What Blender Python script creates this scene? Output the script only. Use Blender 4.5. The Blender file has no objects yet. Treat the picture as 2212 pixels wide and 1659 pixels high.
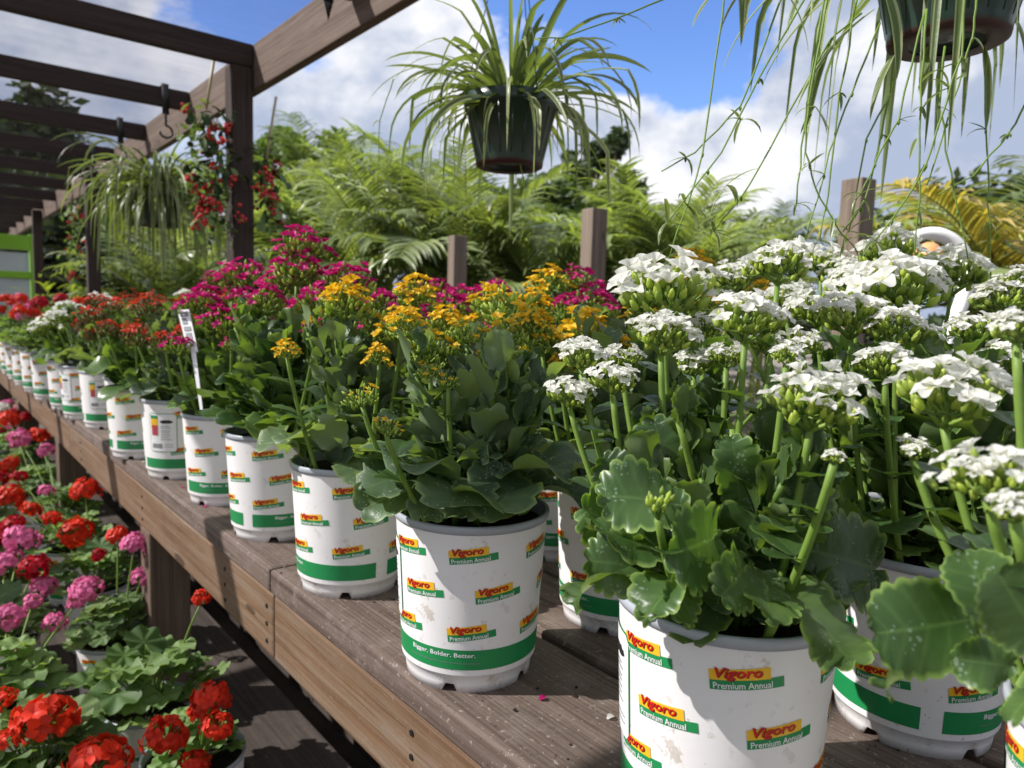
import bpy, bmesh, math, random
import numpy as np
from mathutils import Vector, Matrix
R = math.radians
rng = random.Random(7)
sc = bpy.context.scene
col = sc.collection
# ------------------------------------------------------------------ camera
# bench top is z = 0, bench runs along +Y, ground at GZ
GZ = -0.75
YAW, PITCH, ROLL, CAMH, FPX = R(39.6), R(5.57), R(1.64), 0.38, 1560.0
fw = np.array([math.sin(YAW)*math.cos(PITCH), math.cos(YAW)*math.cos(PITCH), -math.sin(PITCH)])
r0 = np.array([math.cos(YAW), -math.sin(YAW), 0.0]); u0 = np.cross(r0, fw)
rt = math.cos(ROLL)*r0 + math.sin(ROLL)*u0
up = -math.sin(ROLL)*r0 + math.cos(ROLL)*u0
CP = np.array([0, 0, CAMH])
cam_d = bpy.data.cameras.new('camera'); cam = bpy.data.objects.new('camera', cam_d); col.objects.link(cam)
cam.matrix_world = Matrix(((rt[0], up[0], -fw[0], 0), (rt[1], up[1], -fw[1], 0), (rt[2], up[2], -fw[2], CAMH), (0, 0, 0, 1)))
cam_d.sensor_width = 36.0; cam_d.lens = 36.0*FPX/2212.0
cam_d.clip_start = 0.02; cam_d.clip_end = 500
cam_d.dof.use_dof = True; cam_d.dof.focus_distance = 0.62; cam_d.dof.aperture_fstop = 9.5
sc.camera = cam
def dep(x, y, d):                                   # point seen at (x, y) of the 2212 px wide photo, d metres ahead
    return CP + (fw + (x-1106)/FPX*rt - (y-829.5)/FPX*up)*d
# ------------------------------------------------------------------ world, sun
SUN = np.array([0.99, -0.67, -1.0]); SUN = SUN/np.linalg.norm(SUN)
elev = math.asin(-SUN[2]); azim = math.atan2(-SUN[0], -SUN[1])
w = bpy.data.worlds.new('World'); sc.world = w; w.use_nodes = True
nt = w.node_tree; nt.nodes.clear()
def N(t, typ, **k):
    n = t.nodes.new(typ)
    for a, b in k.items(): setattr(n, a, b)
    return n
sky = N(nt, 'ShaderNodeTexSky'); sky.sky_type = 'NISHITA'; sky.sun_disc = False
sky.sun_elevation = elev; sky.sun_rotation = azim % (2*math.pi); sky.air_density = 1.0; sky.dust_density = 0.6; sky.ozone_density = 2.0
tc = N(nt, 'ShaderNodeTexCoord')
sep = N(nt, 'ShaderNodeSeparateXYZ'); nt.links.new(tc.outputs['Generated'], sep.inputs[0])
def M(t, op, a, b=None, c=None, clamp=False):
    n = N(t, 'ShaderNodeMath', operation=op, use_clamp=clamp)
    for i, v in enumerate((a, b, c)):
        if v is None: continue
        if isinstance(v, (int, float)): n.inputs[i].default_value = v
        else: t.links.new(v, n.inputs[i])
    return n.outputs[0]
def VM(t, op, a, b):
    n = N(t, 'ShaderNodeVectorMath', operation=op)
    for i, v in enumerate((a, b)):
        if isinstance(v, (tuple, list)): n.inputs[i].default_value = v
        else: t.links.new(v, n.inputs[i])
    return n
def noise(t, vec, scale, detail=6, rough=0.55, dist=0.0):
    n = N(t, 'ShaderNodeTexNoise'); n.inputs['Scale'].default_value = scale; n.inputs['Detail'].default_value = detail
    n.inputs['Roughness'].default_value = rough; n.inputs['Distortion'].default_value = dist
    if vec is not None: t.links.new(vec, n.inputs['Vector'])
    return n.outputs['Fac']
cb = N(nt, 'ShaderNodeMapping'); cb.inputs['Scale'].default_value = (1, 1, 1.5); nt.links.new(tc.outputs['Generated'], cb.inputs[0])
c1 = noise(nt, VM(nt, 'ADD', cb.outputs[0], (3.1, 1.7, 0.4)).outputs[0], 4.2, 12, 0.56, 0.1)
c2 = noise(nt, VM(nt, 'ADD', cb.outputs[0], (1.1, 5.7, 2.4)).outputs[0], 1.6, 3, 0.5)
mask = M(nt, 'ADD', M(nt, 'MULTIPLY', c1, 0.75), M(nt, 'MULTIPLY', c2, 0.25))
mask = M(nt, 'ADD', mask, M(nt, 'ADD', 0.09, M(nt, 'MULTIPLY', M(nt, 'SUBTRACT', 0.30, sep.outputs[2], clamp=True), 0.35)))
def blob(px, py, k, amp):                           # a gap or bank in the cloud cover around one bearing
    d = dep(px, py, 1.0) - CP; d = d/np.linalg.norm(d)
    dt = VM(nt, 'DOT_PRODUCT', tc.outputs['Generated'], tuple(float(v) for v in d)).outputs['Value']
    return M(nt, 'MULTIPLY', M(nt, 'EXPONENT', M(nt, 'MULTIPLY', M(nt, 'SUBTRACT', dt, 1.0), k)), amp)
for px, py, k, amp in ((1320, -30, 75, -0.25), (1455, 120, 260, -0.17), (1130, 20, 250, -0.05), (1150, 260, 90, 0.10), (1700, 150, 90, 0.08), (560, 30, 160, -0.12), (440, 340, 200, -0.16), (930, 90, 200, 0.08), (250, 120, 50, 0.08), (1560, -40, 120, -0.08), (760, 330, 400, -0.06)):
    mask = M(nt, 'ADD', mask, blob(px, py, k, amp))
mr = N(nt, 'ShaderNodeMapRange'); mr.interpolation_type = 'SMOOTHSTEP'; nt.links.new(mask, mr.inputs['Value'])
mr.inputs['From Min'].default_value = 0.455; mr.inputs['From Max'].default_value = 0.53
sh1 = noise(nt, VM(nt, 'ADD', cb.outputs[0], (3.1, 1.7, 0.28)).outputs[0], 4.2, 12, 0.56, 0.1)
sh2 = noise(nt, VM(nt, 'ADD', cb.outputs[0], (9.1, 2.7, 0.9)).outputs[0], 3.0, 8, 0.55, 0.1)
lowd = M(nt, 'SUBTRACT', 0.42, sep.outputs[2])                 # cloud bases greyer low down
shm = N(nt, 'ShaderNodeMapRange'); shm.interpolation_type = 'SMOOTHSTEP'
nt.links.new(M(nt, 'ADD', M(nt, 'ADD', M(nt, 'MULTIPLY', sh2, 0.6), M(nt, 'MULTIPLY', M(nt, 'SUBTRACT', mask, sh1), 0.35)), M(nt, 'MULTIPLY', lowd, 0.16)), shm.inputs['Value'])
shm.inputs['From Min'].default_value = 0.29; shm.inputs['From Max'].default_value = 0.43
cr = N(nt, 'ShaderNodeMix', data_type='RGBA'); nt.links.new(shm.outputs[0], cr.inputs['Factor'])
cr.inputs['A'].default_value = (1.0, 1.0, 1.02, 1); cr.inputs['B'].default_value = (0.43, 0.50, 0.66, 1)
hs = N(nt, 'ShaderNodeHueSaturation'); hs.inputs['Saturation'].default_value = 1.25; hs.inputs['Hue'].default_value = 0.517; nt.links.new(sky.outputs[0], hs.inputs['Color'])
b1 = N(nt, 'ShaderNodeBackground'); nt.links.new(hs.outputs[0], b1.inputs[0]); b1.inputs[1].default_value = 0.118
b2 = N(nt, 'ShaderNodeBackground'); nt.links.new(cr.outputs['Result'], b2.inputs[0]); b2.inputs[1].default_value = 0.54
mx = N(nt, 'ShaderNodeMixShader'); nt.links.new(mr.outputs[0], mx.inputs[0]); nt.links.new(b1.outputs[0], mx.inputs[1]); nt.links.new(b2.outputs[0], mx.inputs[2])
wo = N(nt, 'ShaderNodeOutputWorld'); nt.links.new(mx.outputs[0], wo.inputs[0])
sl = bpy.data.lights.new('sun', 'SUN'); sl.energy = 5.0; sl.angle = R(0.5); sl.color = (1.0, 0.945, 0.86)
so = bpy.data.objects.new('sun', sl); col.objects.link(so); so.rotation_euler = Vector(SUN).to_track_quat('-Z', 'Y').to_euler()
sc.view_settings.view_transform = 'Standard'; sc.view_settings.look = 'None'; sc.view_settings.gamma = 1
sc.view_settings.exposure = 1.0
sc.render.engine = 'CYCLES'
sc.cycles.max_bounces = 7; sc.cycles.transparent_max_bounces = 16; sc.cycles.transmission_bounces = 5
sc.cycles.caustics_reflective = False; sc.cycles.caustics_refractive = False
# ------------------------------------------------------------------ materials
def mat(name):
    m = bpy.data.materials.new(name); m.use_nodes = True; t = m.node_tree; t.nodes.clear()
    o = N(t, 'ShaderNodeOutputMaterial'); b = N(t, 'ShaderNodeBsdfPrincipled'); t.links.new(b.outputs[0], o.inputs[0])
    return m, t, b, o
def ramp(t, fac, stops):
    n = N(t, 'ShaderNodeValToRGB'); e = n.color_ramp.elements
    while len(e) < len(stops): e.new(0.5)
    for x, (p, c) in zip(e, stops): x.position = p; x.color = (*c, 1)
    t.links.new(fac, n.inputs[0]); return n.outputs[0]
def mixc(t, fac, a, b):
    n = N(t, 'ShaderNodeMix', data_type='RGBA')
    for s, v in (('Factor', fac), ('A', a), ('B', b)):
        if isinstance(v, (int, float)): n.inputs[s].default_value = v
        elif isinstance(v, tuple): n.inputs[s].default_value = (*v, 1)
        else: t.links.new(v, n.inputs[s])
    return n.outputs['Result']
def bump(t, b, h, s=0.3, d=0.01):
    n = N(t, 'ShaderNodeBump'); n.inputs['Strength'].default_value = s; n.inputs['Distance'].default_value = d
    t.links.new(h, n.inputs['Height']); t.links.new(n.outputs[0], b.inputs['Normal'])
def plain(name, c, rough=0.5, spec=0.5, var=0.12, scale=40, bmp=0.0, metal=0.0):
    m, t, b, o = mat(name); tcn = N(t, 'ShaderNodeTexCoord')
    f = noise(t, tcn.outputs['Object'], scale, 4)
    t.links.new(mixc(t, f, tuple(x*(1-var) for x in c), tuple(min(1, x*(1+var)) for x in c)), b.inputs['Base Color'])
    b.inputs['Roughness'].default_value = rough; b.inputs['Specular IOR Level'].default_value = spec; b.inputs['Metallic'].default_value = metal
    if bmp: bump(t, b, f, bmp, 0.003)
    return m
def leafy(name, c_in, c_edge, c_vein, under, transl=0.25, rough=0.45, spots=0.0, hueshift=True, stripe=None, nscale=60):
    """uv.x: 0 midrib .. 1 margin, uv.y: along the leaf"""
    m, t, b, o = mat(name); uv = N(t, 'ShaderNodeUVMap'); s = N(t, 'ShaderNodeSeparateXYZ'); t.links.new(uv.outputs[0], s.inputs[0])
    tcn = N(t, 'ShaderNodeTexCoord'); f = noise(t, tcn.outputs['Object'], nscale, 4)
    info = N(t, 'ShaderNodeObjectInfo')
    if stripe is None:
        c = ramp(t, s.outputs[0], [(0.0, c_vein), (0.07, c_in), (0.84, c_in), (0.97, c_edge)])
    else:
        c = ramp(t, s.outputs[0], [(0.0, c_in), (stripe, c_in), (stripe+0.12, c_edge), (1.0, c_edge)])
    c = mixc(t, M(t, 'MULTIPLY', f, 0.55), c, tuple(x*0.55 for x in c_in))
    big = noise(t, tcn.outputs['Object'], 9.0, 2)
    c = mixc(t, M(t, 'MULTIPLY', M(t, 'SUBTRACT', big, 0.35, clamp=True), 1.1, clamp=True), c, tuple((x*0.5+y*0.6) for x, y in zip(c_in, c_edge)))
    if spots:
        vo = N(t, 'ShaderNodeTexVoronoi'); vo.inputs['Scale'].default_value = 330; t.links.new(tcn.outputs['Object'], vo.inputs['Vector'])
        sp = M(t, 'MULTIPLY', M(t, 'LESS_THAN', vo.outputs['Distance'], 0.33), M(t, 'GREATER_THAN', noise(t, tcn.outputs['Object'], 60, 2), 0.58))
        c = mixc(t, M(t, 'MULTIPLY', sp, spots), c, (0.33, 0.40, 0.33))
    geo = N(t, 'ShaderNodeNewGeometry')
    isl = geo.outputs['Random Per Island']
    vn = M(t, 'POWER', M(t, 'ABSOLUTE', M(t, 'SINE', M(t, 'MULTIPLY', M(t, 'SUBTRACT', s.outputs[1], M(t, 'MULTIPLY', s.outputs[0], 0.13)), 22.0))), 14.0)
    if stripe is None: c = mixc(t, M(t, 'MULTIPLY', vn, 0.22), c, c_vein)
    c = mixc(t, geo.outputs['Backfacing'], c, under)
    hi = N(t, 'ShaderNodeHueSaturation'); t.links.new(c, hi.inputs['Color']); t.links.new(M(t, 'ADD', M(t, 'MULTIPLY', isl, 0.7), 0.68), hi.inputs['Value'])
    t.links.new(M(t, 'SUBTRACT', 0.512, M(t, 'MULTIPLY', isl, 0.03)), hi.inputs['Hue']); c = hi.outputs[0]
    hv = N(t, 'ShaderNodeHueSaturation'); t.links.new(c, hv.inputs['Color'])
    if hueshift: t.links.new(M(t, 'ADD', M(t, 'MULTIPLY', info.outputs['Random'], 0.5), 0.75), hv.inputs['Value'])
    c = hv.outputs[0]
    t.links.new(c, b.inputs['Base Color']); b.inputs['Roughness'].default_value = rough
    b.inputs['Specular IOR Level'].default_value = 0.4
    bump(t, b, f, 0.35, 0.002)
    tr = N(t, 'ShaderNodeBsdfTranslucent'); gm = N(t, 'ShaderNodeMix', data_type='RGBA', blend_type='MULTIPLY'); gm.inputs['Factor'].default_value = 1
    t.links.new(c, gm.inputs['A']); gm.inputs['B'].default_value = (2.6, 2.7, 0.7, 1); t.links.new(gm.outputs['Result'], tr.inputs[0])
    mxs = N(t, 'ShaderNodeMixShader'); mxs.inputs[0].default_value = transl
    t.links.new(b.outputs[0], mxs.inputs[1]); t.links.new(tr.outputs[0], mxs.inputs[2]); t.links.new(mxs.outputs[0], o.inputs[0])
    return m
def petal(name, c, c2, transl=0.4, rough=0.5):
    """uv.x: 0 flower centre .. 1 petal tip"""
    m, t, b, o = mat(name); uv = N(t, 'ShaderNodeUVMap'); s = N(t, 'ShaderNodeSeparateXYZ'); t.links.new(uv.outputs[0], s.inputs[0])
    cc = ramp(t, s.outputs[0], [(0.0, c2), (0.22, c), (1.0, c)])
    tcn = N(t, 'ShaderNodeTexCoord'); f = noise(t, tcn.outputs['Object'], 60, 4)
    cc = mixc(t, M(t, 'MULTIPLY', f, 0.8), cc, tuple(x*0.66 for x in c)) if name != 'white_petal' else mixc(t, M(t, 'MULTIPLY', f, 0.25), cc, (0.72, 0.74, 0.60))
    gi = N(t, 'ShaderNodeNewGeometry'); hi = N(t, 'ShaderNodeHueSaturation'); t.links.new(cc, hi.inputs['Color'])
    k0, k1 = (0.14, 0.88) if name == 'white_petal' else (0.5, 0.68)
    t.links.new(M(t, 'ADD', M(t, 'MULTIPLY', gi.outputs['Random Per Island'], k0), k1), hi.inputs['Value']); cc = hi.outputs[0]
    t.links.new(cc, b.inputs['Base Color']); b.inputs['Roughness'].default_value = rough; b.inputs['Specular IOR Level'].default_value = 0.25
    tr = N(t, 'ShaderNodeBsdfTranslucent'); t.links.new(cc, tr.inputs[0])
    mxs = N(t, 'ShaderNodeMixShader'); mxs.inputs[0].default_value = transl
    t.links.new(b.outputs[0], mxs.inputs[1]); t.links.new(tr.outputs[0], mxs.inputs[2]); t.links.new(mxs.outputs[0], o.inputs[0])
    return m
def wood(name, c1, c2, c3, axis=1, rough=0.75, scuff=0.0, knots=True):
    m, t, b, o = mat(name); tcn = N(t, 'ShaderNodeTexCoord'); info = N(t, 'ShaderNodeObjectInfo')
    mp = N(t, 'ShaderNodeMapping'); sc_ = [62, 62, 62]; sc_[axis] = 1.7; mp.inputs['Scale'].default_value = sc_
    ad = VM(t, 'ADD', tcn.outputs['Object'], (0, 0, 0)); rm = N(t, 'ShaderNodeCombineXYZ')
    for i in range(3): t.links.new(M(t, 'MULTIPLY', info.outputs['Random'], 13.0+7*i), rm.inputs[i])
    t.links.new(rm.outputs[0], ad.inputs[1]); t.links.new(ad.outputs[0], mp.inputs[0])
    g = noise(t, mp.outputs[0], 1.3, 6, 0.6, 0.6)
    wv = N(t, 'ShaderNodeTexWave'); wv.wave_type = 'BANDS'; wv.bands_direction = 'X' if axis != 0 else 'Z'
    wv.inputs['Scale'].default_value = 0.9; wv.inputs['Distortion'].default_value = 7; wv.inputs['Detail'].default_value = 3
    wv.inputs['Detail Scale'].default_value = 0.7; t.links.new(mp.outputs[0], wv.inputs['Vector'])
    f = M(t, 'ADD', M(t, 'MULTIPLY', g, 0.88), M(t, 'MULTIPLY', wv.outputs['Fac'], 0.12))
    c = ramp(t, f, [(0.30, c1), (0.5, c2), (0.70, c3)])
    fine = noise(t, mp.outputs[0], 4.0, 5, 0.65, 0.3); c = mixc(t, M(t, 'MULTIPLY', M(t, 'SUBTRACT', fine, 0.5, clamp=True), 3.0, clamp=True), c, tuple(x*0.7 for x in c1))
    mpp = N(t, 'ShaderNodeMapping'); spp = [16, 16, 16]; spp[axis] = 2.2; mpp.inputs['Scale'].default_value = spp; t.links.new(ad.outputs[0], mpp.inputs[0]); patch = noise(t, mpp.outputs[0], 1.0, 5, 0.65)
    c = mixc(t, M(t, 'MULTIPLY', M(t, 'SUBTRACT', patch, 0.45, clamp=True), 2.2, clamp=True), c, tuple((x+y)*0.42 for x, y in zip(c1, c3)))
    if scuff:
        s2 = noise(t, ad.outputs[0], 160.0, 3, 0.7); s3 = noise(t, ad.outputs[0], 24.0, 4, 0.7)
        c = mixc(t, M(t, 'MULTIPLY', M(t, 'GREATER_THAN', s2, 0.64), scuff, clamp=True), c, (0.30, 0.25, 0.215))
        c = mixc(t, M(t, 'MULTIPLY', M(t, 'LESS_THAN', s2, 0.33), scuff, clamp=True), c, (0.02, 0.016, 0.012))
        c = mixc(t, M(t, 'MULTIPLY', M(t, 'SUBTRACT', s3, 0.5, clamp=True), 2.4*scuff, clamp=True), c, (0.24, 0.20, 0.175))
    if knots:
        mk = N(t, 'ShaderNodeMapping'); sk = [9, 9, 9]; sk[axis] = 2.2; mk.inputs['Scale'].default_value = sk; t.links.new(ad.outputs[0], mk.inputs[0])
        vo = N(t, 'ShaderNodeTexVoronoi'); vo.inputs['Scale'].default_value = 1.0; t.links.new(mk.outputs[0], vo.inputs['Vector'])
        kn = M(t, 'LESS_THAN', vo.outputs['Distance'], 0.08)
        c = mixc(t, M(t, 'MULTIPLY', kn, 0.7), c, tuple(x*0.3 for x in c1))
    t.links.new(c, b.inputs['Base Color']); b.inputs['Roughness'].default_value = rough; b.inputs['Specular IOR Level'].default_value = 0.3
    bump(t, b, f, 0.5, 0.003)
    return m
m_top = wood('weathered_bench_boards', (0.070, 0.047, 0.035), (0.135, 0.098, 0.078), (0.19, 0.148, 0.122), 1, 0.7, 0.8, False)
m_fascia = wood('stained_fascia', (0.105, 0.052, 0.024), (0.175, 0.105, 0.058), (0.205, 0.152, 0.105), 1, 0.6, 0.25)
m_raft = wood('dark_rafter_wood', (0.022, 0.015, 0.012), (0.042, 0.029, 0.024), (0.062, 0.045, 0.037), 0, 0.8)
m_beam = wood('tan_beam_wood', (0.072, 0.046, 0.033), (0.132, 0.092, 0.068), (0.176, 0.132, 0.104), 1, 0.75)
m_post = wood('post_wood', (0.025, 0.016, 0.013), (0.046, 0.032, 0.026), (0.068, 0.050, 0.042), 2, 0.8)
m_leg = wood('leg_wood', (0.07, 0.042, 0.028), (0.13, 0.088, 0.062), (0.18, 0.13, 0.095), 2, 0.75)
m_shelf = wood('shade_darkened_shelf_boards', (0.030, 0.022, 0.018), (0.060, 0.046, 0.038), (0.10, 0.08, 0.068), 1, 0.85, 0.15)  # board colour darkened to stand in for shade over the shelf
m_pallet = wood('pallet_boards', (0.15, 0.115, 0.09), (0.26, 0.21, 0.175), (0.34, 0.29, 0.25), 0, 0.8, 0.4)
def potwhite():
    m, t, b, o = mat('white_pot_sleeve'); tcn = N(t, 'ShaderNodeTexCoord')
    s2 = noise(t, tcn.outputs['Object'], 210, 3, 0.7); s3 = noise(t, tcn.outputs['Object'], 18, 5, 0.7); sp = N(t, 'ShaderNodeSeparateXYZ'); t.links.new(tcn.outputs['Object'], sp.inputs[0])
    c = mixc(t, M(t, 'MULTIPLY', M(t, 'SUBTRACT', s3, 0.5, clamp=True), 1.2, clamp=True), (0.80, 0.79, 0.775), (0.66, 0.63, 0.60))
    low = M(t, 'SUBTRACT', 1.0, M(t, 'MULTIPLY', sp.outputs[2], 16.0), clamp=True)
    st = noise(t, tcn.outputs['Object'], 42, 6, 0.75); c = mixc(t, M(t, 'MULTIPLY', M(t, 'MULTIPLY', M(t, 'GREATER_THAN', st, 0.60), M(t, 'SUBTRACT', s3, 0.40, clamp=True)), 3.0, clamp=True), c, (0.50, 0.44, 0.37))
    th = M(t, 'SUBTRACT', 0.72, M(t, 'MULTIPLY', low, 0.08))
    c = mixc(t, M(t, 'MULTIPLY', M(t, 'GREATER_THAN', s2, th), 0.65), c, (0.28, 0.23, 0.18))
    t.links.new(c, b.inputs['Base Color']); b.inputs['Roughness'].default_value = 0.38; b.inputs['Specular IOR Level'].default_value = 0.45
    return m
m_pot = potwhite()
m_rim = plain('grey_rim_plastic', (0.36, 0.39, 0.43), 0.35, 0.5, 0.15, 30)
m_soil = plain('potting_soil', (0.022, 0.016, 0.012), 0.95, 0.2, 0.8, 120, 1.0)
m_green = plain('print_green', (0.012, 0.24, 0.07), 0.4); m_yel = plain('print_yellow', (0.80, 0.46, 0.02), 0.4)
m_red = plain('print_red', (0.55, 0.012, 0.008), 0.4); m_dred = plain('print_maroon', (0.12, 0.006, 0.006), 0.4); m_wht = plain('print_white', (0.8, 0.8, 0.8), 0.4)
m_grey = plain('print_grey', (0.22, 0.24, 0.24), 0.5); m_blk = plain('black_ink', (0.01, 0.01, 0.01), 0.5); m_pink = plain('print_pink', (0.45, 0.05, 0.07), 0.4)
m_kleaf = leafy('succulent_leaf', (0.040, 0.090, 0.024), (0.20, 0.31, 0.080), (0.09, 0.17, 0.05), (0.11, 0.18, 0.055), 0.25, 0.36, 0.3)
m_kleaf2 = leafy('blue_green_succulent_leaf', (0.046, 0.090, 0.044), (0.18, 0.26, 0.10), (0.12, 0.19, 0.08), (0.14, 0.20, 0.10), 0.24, 0.5, 0.5)
m_kstem = leafy('green_stem', (0.16, 0.27, 0.045), (0.19, 0.31, 0.06), (0.16, 0.27, 0.045), (0.16, 0.27, 0.045), 0.15, 0.5, 0, False)
m_bud = leafy('green_bud', (0.29, 0.38, 0.055), (0.50, 0.55, 0.16), (0.24, 0.36, 0.06), (0.24, 0.36, 0.06), 0.25, 0.5, 0, False)
m_budr = leafy('red_green_bud', (0.20, 0.13, 0.045), (0.35, 0.12, 0.06), (0.2, 0.13, 0.04), (0.2, 0.13, 0.04), 0.2, 0.5, 0, False)
m_gleaf = leafy('geranium_leaf', (0.095, 0.170, 0.042), (0.21, 0.32, 0.13), (0.22, 0.33, 0.14), (0.18, 0.27, 0.12), 0.2, 0.6, 0, nscale=45)
m_spider = leafy('striped_ribbon_leaf', (0.075, 0.125, 0.035), (0.38, 0.42, 0.24), (0.1, 0.2, 0.05), (0.15, 0.20, 0.10), 0.22, 0.35, 0, False, stripe=0.52)
m_palm = leafy('palm_leaflet', (0.125, 0.170, 0.066), (0.21, 0.26, 0.12), (0.17, 0.21, 0.09), (0.17, 0.22, 0.11), 0.22, 0.3, 0, nscale=12)
m_palmd = leafy('dark_palm_leaflet', (0.050, 0.085, 0.032), (0.09, 0.14, 0.05), (0.08, 0.12, 0.04), (0.08, 0.12, 0.05), 0.18, 0.4, 0, nscale=12)
m_palmy = leafy('yellowing_palm_leaflet', (0.24, 0.20, 0.07), (0.36, 0.27, 0.08), (0.24, 0.22, 0.07), (0.26, 0.22, 0.09), 0.3, 0.5, 0, nscale=8)
m_tree = leafy('tree_leaf', (0.060, 0.105, 0.030), (0.09, 0.14, 0.04), (0.06, 0.1, 0.03), (0.07, 0.11, 0.035), 0.25, 0.55, 0, nscale=0.8)
m_treed = leafy('dark_tree_leaf', (0.026, 0.048, 0.020), (0.045, 0.07, 0.026), (0.03, 0.05, 0.02), (0.035, 0.055, 0.022), 0.15, 0.6, 0, nscale=0.8)
m_bush = leafy('yellow_green_bush_leaf', (0.16, 0.22, 0.035), (0.33, 0.34, 0.05), (0.2, 0.26, 0.04), (0.18, 0.24, 0.05), 0.3, 0.5, 0, nscale=5)
m_bark = plain('bark', (0.13, 0.10, 0.075), 0.9, 0.2, 0.4, 8, 0.8)
P = {'white': petal('white_petal', (0.92, 0.92, 0.87), (0.66, 0.68, 0.26), 0.5),
     'yellow': petal('yellow_orange_petal', (0.95, 0.61, 0.028), (0.75, 0.22, 0.01), 0.35),
     'magenta': petal('magenta_petal', (0.66, 0.014, 0.21), (0.45, 0.01, 0.12), 0.35),
     'orange': petal('red_orange_petal', (0.80, 0.075, 0.025), (0.5, 0.03, 0.01), 0.3),
     'red': petal('scarlet_petal', (0.86, 0.045, 0.014), (0.55, 0.02, 0.01), 0.3),
     'pink': petal('pink_petal', (0.90, 0.22, 0.46), (0.65, 0.05, 0.2), 0.35),
     'crimson': petal('crimson_petal', (0.55, 0.006, 0.022), (0.3, 0.004, 0.01), 0.3)}
m_hang = plain('dark_green_plastic', (0.016, 0.040, 0.028), 0.28, 0.5, 0.25, 14)
m_ring = plain('dull_red_ring', (0.045, 0.014, 0.012), 0.5); m_black = plain('black_metal', (0.012, 0.012, 0.012), 0.45, 0.4)
m_blackp = plain('black_plastic_tray', (0.014, 0.014, 0.016), 0.5, 0.4)
m_berry = plain('red_berry', (0.50, 0.010, 0.012), 0.12, 0.7); m_needle = plain('garland_green', (0.03, 0.065, 0.02), 0.6, 0.3, 0.4, 60)
m_ribbon = plain('gold_ribbon', (0.42, 0.36, 0.22), 0.45, 0.5); m_orn = plain('silver_bauble', (0.75, 0.75, 0.75), 0.08, 0.5, 0.02, 10, 0, 0.9)
m_white = plain('white_plastic', (0.78, 0.78, 0.78), 0.3, 0.5, 0.04); m_lime = plain('lime_green_paint', (0.24, 0.50, 0.03), 0.4, 0.5, 0.1, 5)
m_glassy = plain('frosted_panel', (0.55, 0.60, 0.64), 0.2, 0.6, 0.25, 3)
m_oran = plain('orange_plastic', (0.50, 0.24, 0.10), 0.5, 0.4, 0.1)
m_hposts = wood('fence_post_wood', (0.075, 0.055, 0.042), (0.14, 0.108, 0.088), (0.19, 0.155, 0.13), 2, 0.85)
def ground_m():
    m, t, b, o = mat('ground_paving'); tcn = N(t, 'ShaderNodeTexCoord')
    f = noise(t, tcn.outputs['Object'], 1.3, 6, 0.6); g = noise(t, tcn.outputs['Object'], 90, 3, 0.7)
    c = ramp(t, f, [(0.3, (0.10, 0.088, 0.075)), (0.7, (0.22, 0.20, 0.175))])
    c = mixc(t, M(t, 'MULTIPLY', g, 0.5), c, (0.07, 0.06, 0.05)); t.links.new(c, b.inputs['Base Color']); b.inputs['Roughness'].default_value = 0.95
    bump(t, b, g, 0.6, 0.004); return m
m_ground = ground_m()
def roof_m():
    m, t, b, o = mat('translucent_roof_sheet'); tr = N(t, 'ShaderNodeBsdfTransparent'); tr.inputs[0].default_value = (0.84, 0.845, 0.875, 1)
    tcn = N(t, 'ShaderNodeTexCoord'); mp = N(t, 'ShaderNodeMapping'); mp.inputs['Scale'].default_value = (0.6, 5, 1); t.links.new(tcn.outputs['Object'], mp.inputs[0])
    f = noise(t, mp.outputs[0], 3.0, 5, 0.6); b.inputs['Base Color'].default_value = (0.55, 0.55, 0.58, 1); b.inputs['Roughness'].default_value = 0.35
    mxs = N(t, 'ShaderNodeMixShader'); t.links.new(M(t, 'MULTIPLY', f, 0.14), mxs.inputs[0]); t.links.new(tr.outputs[0], mxs.inputs[1]); t.links.new(b.outputs[0], mxs.inputs[2])
    t.links.new(mxs.outputs[0], o.inputs[0]); return m
m_roof = roof_m()
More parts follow.
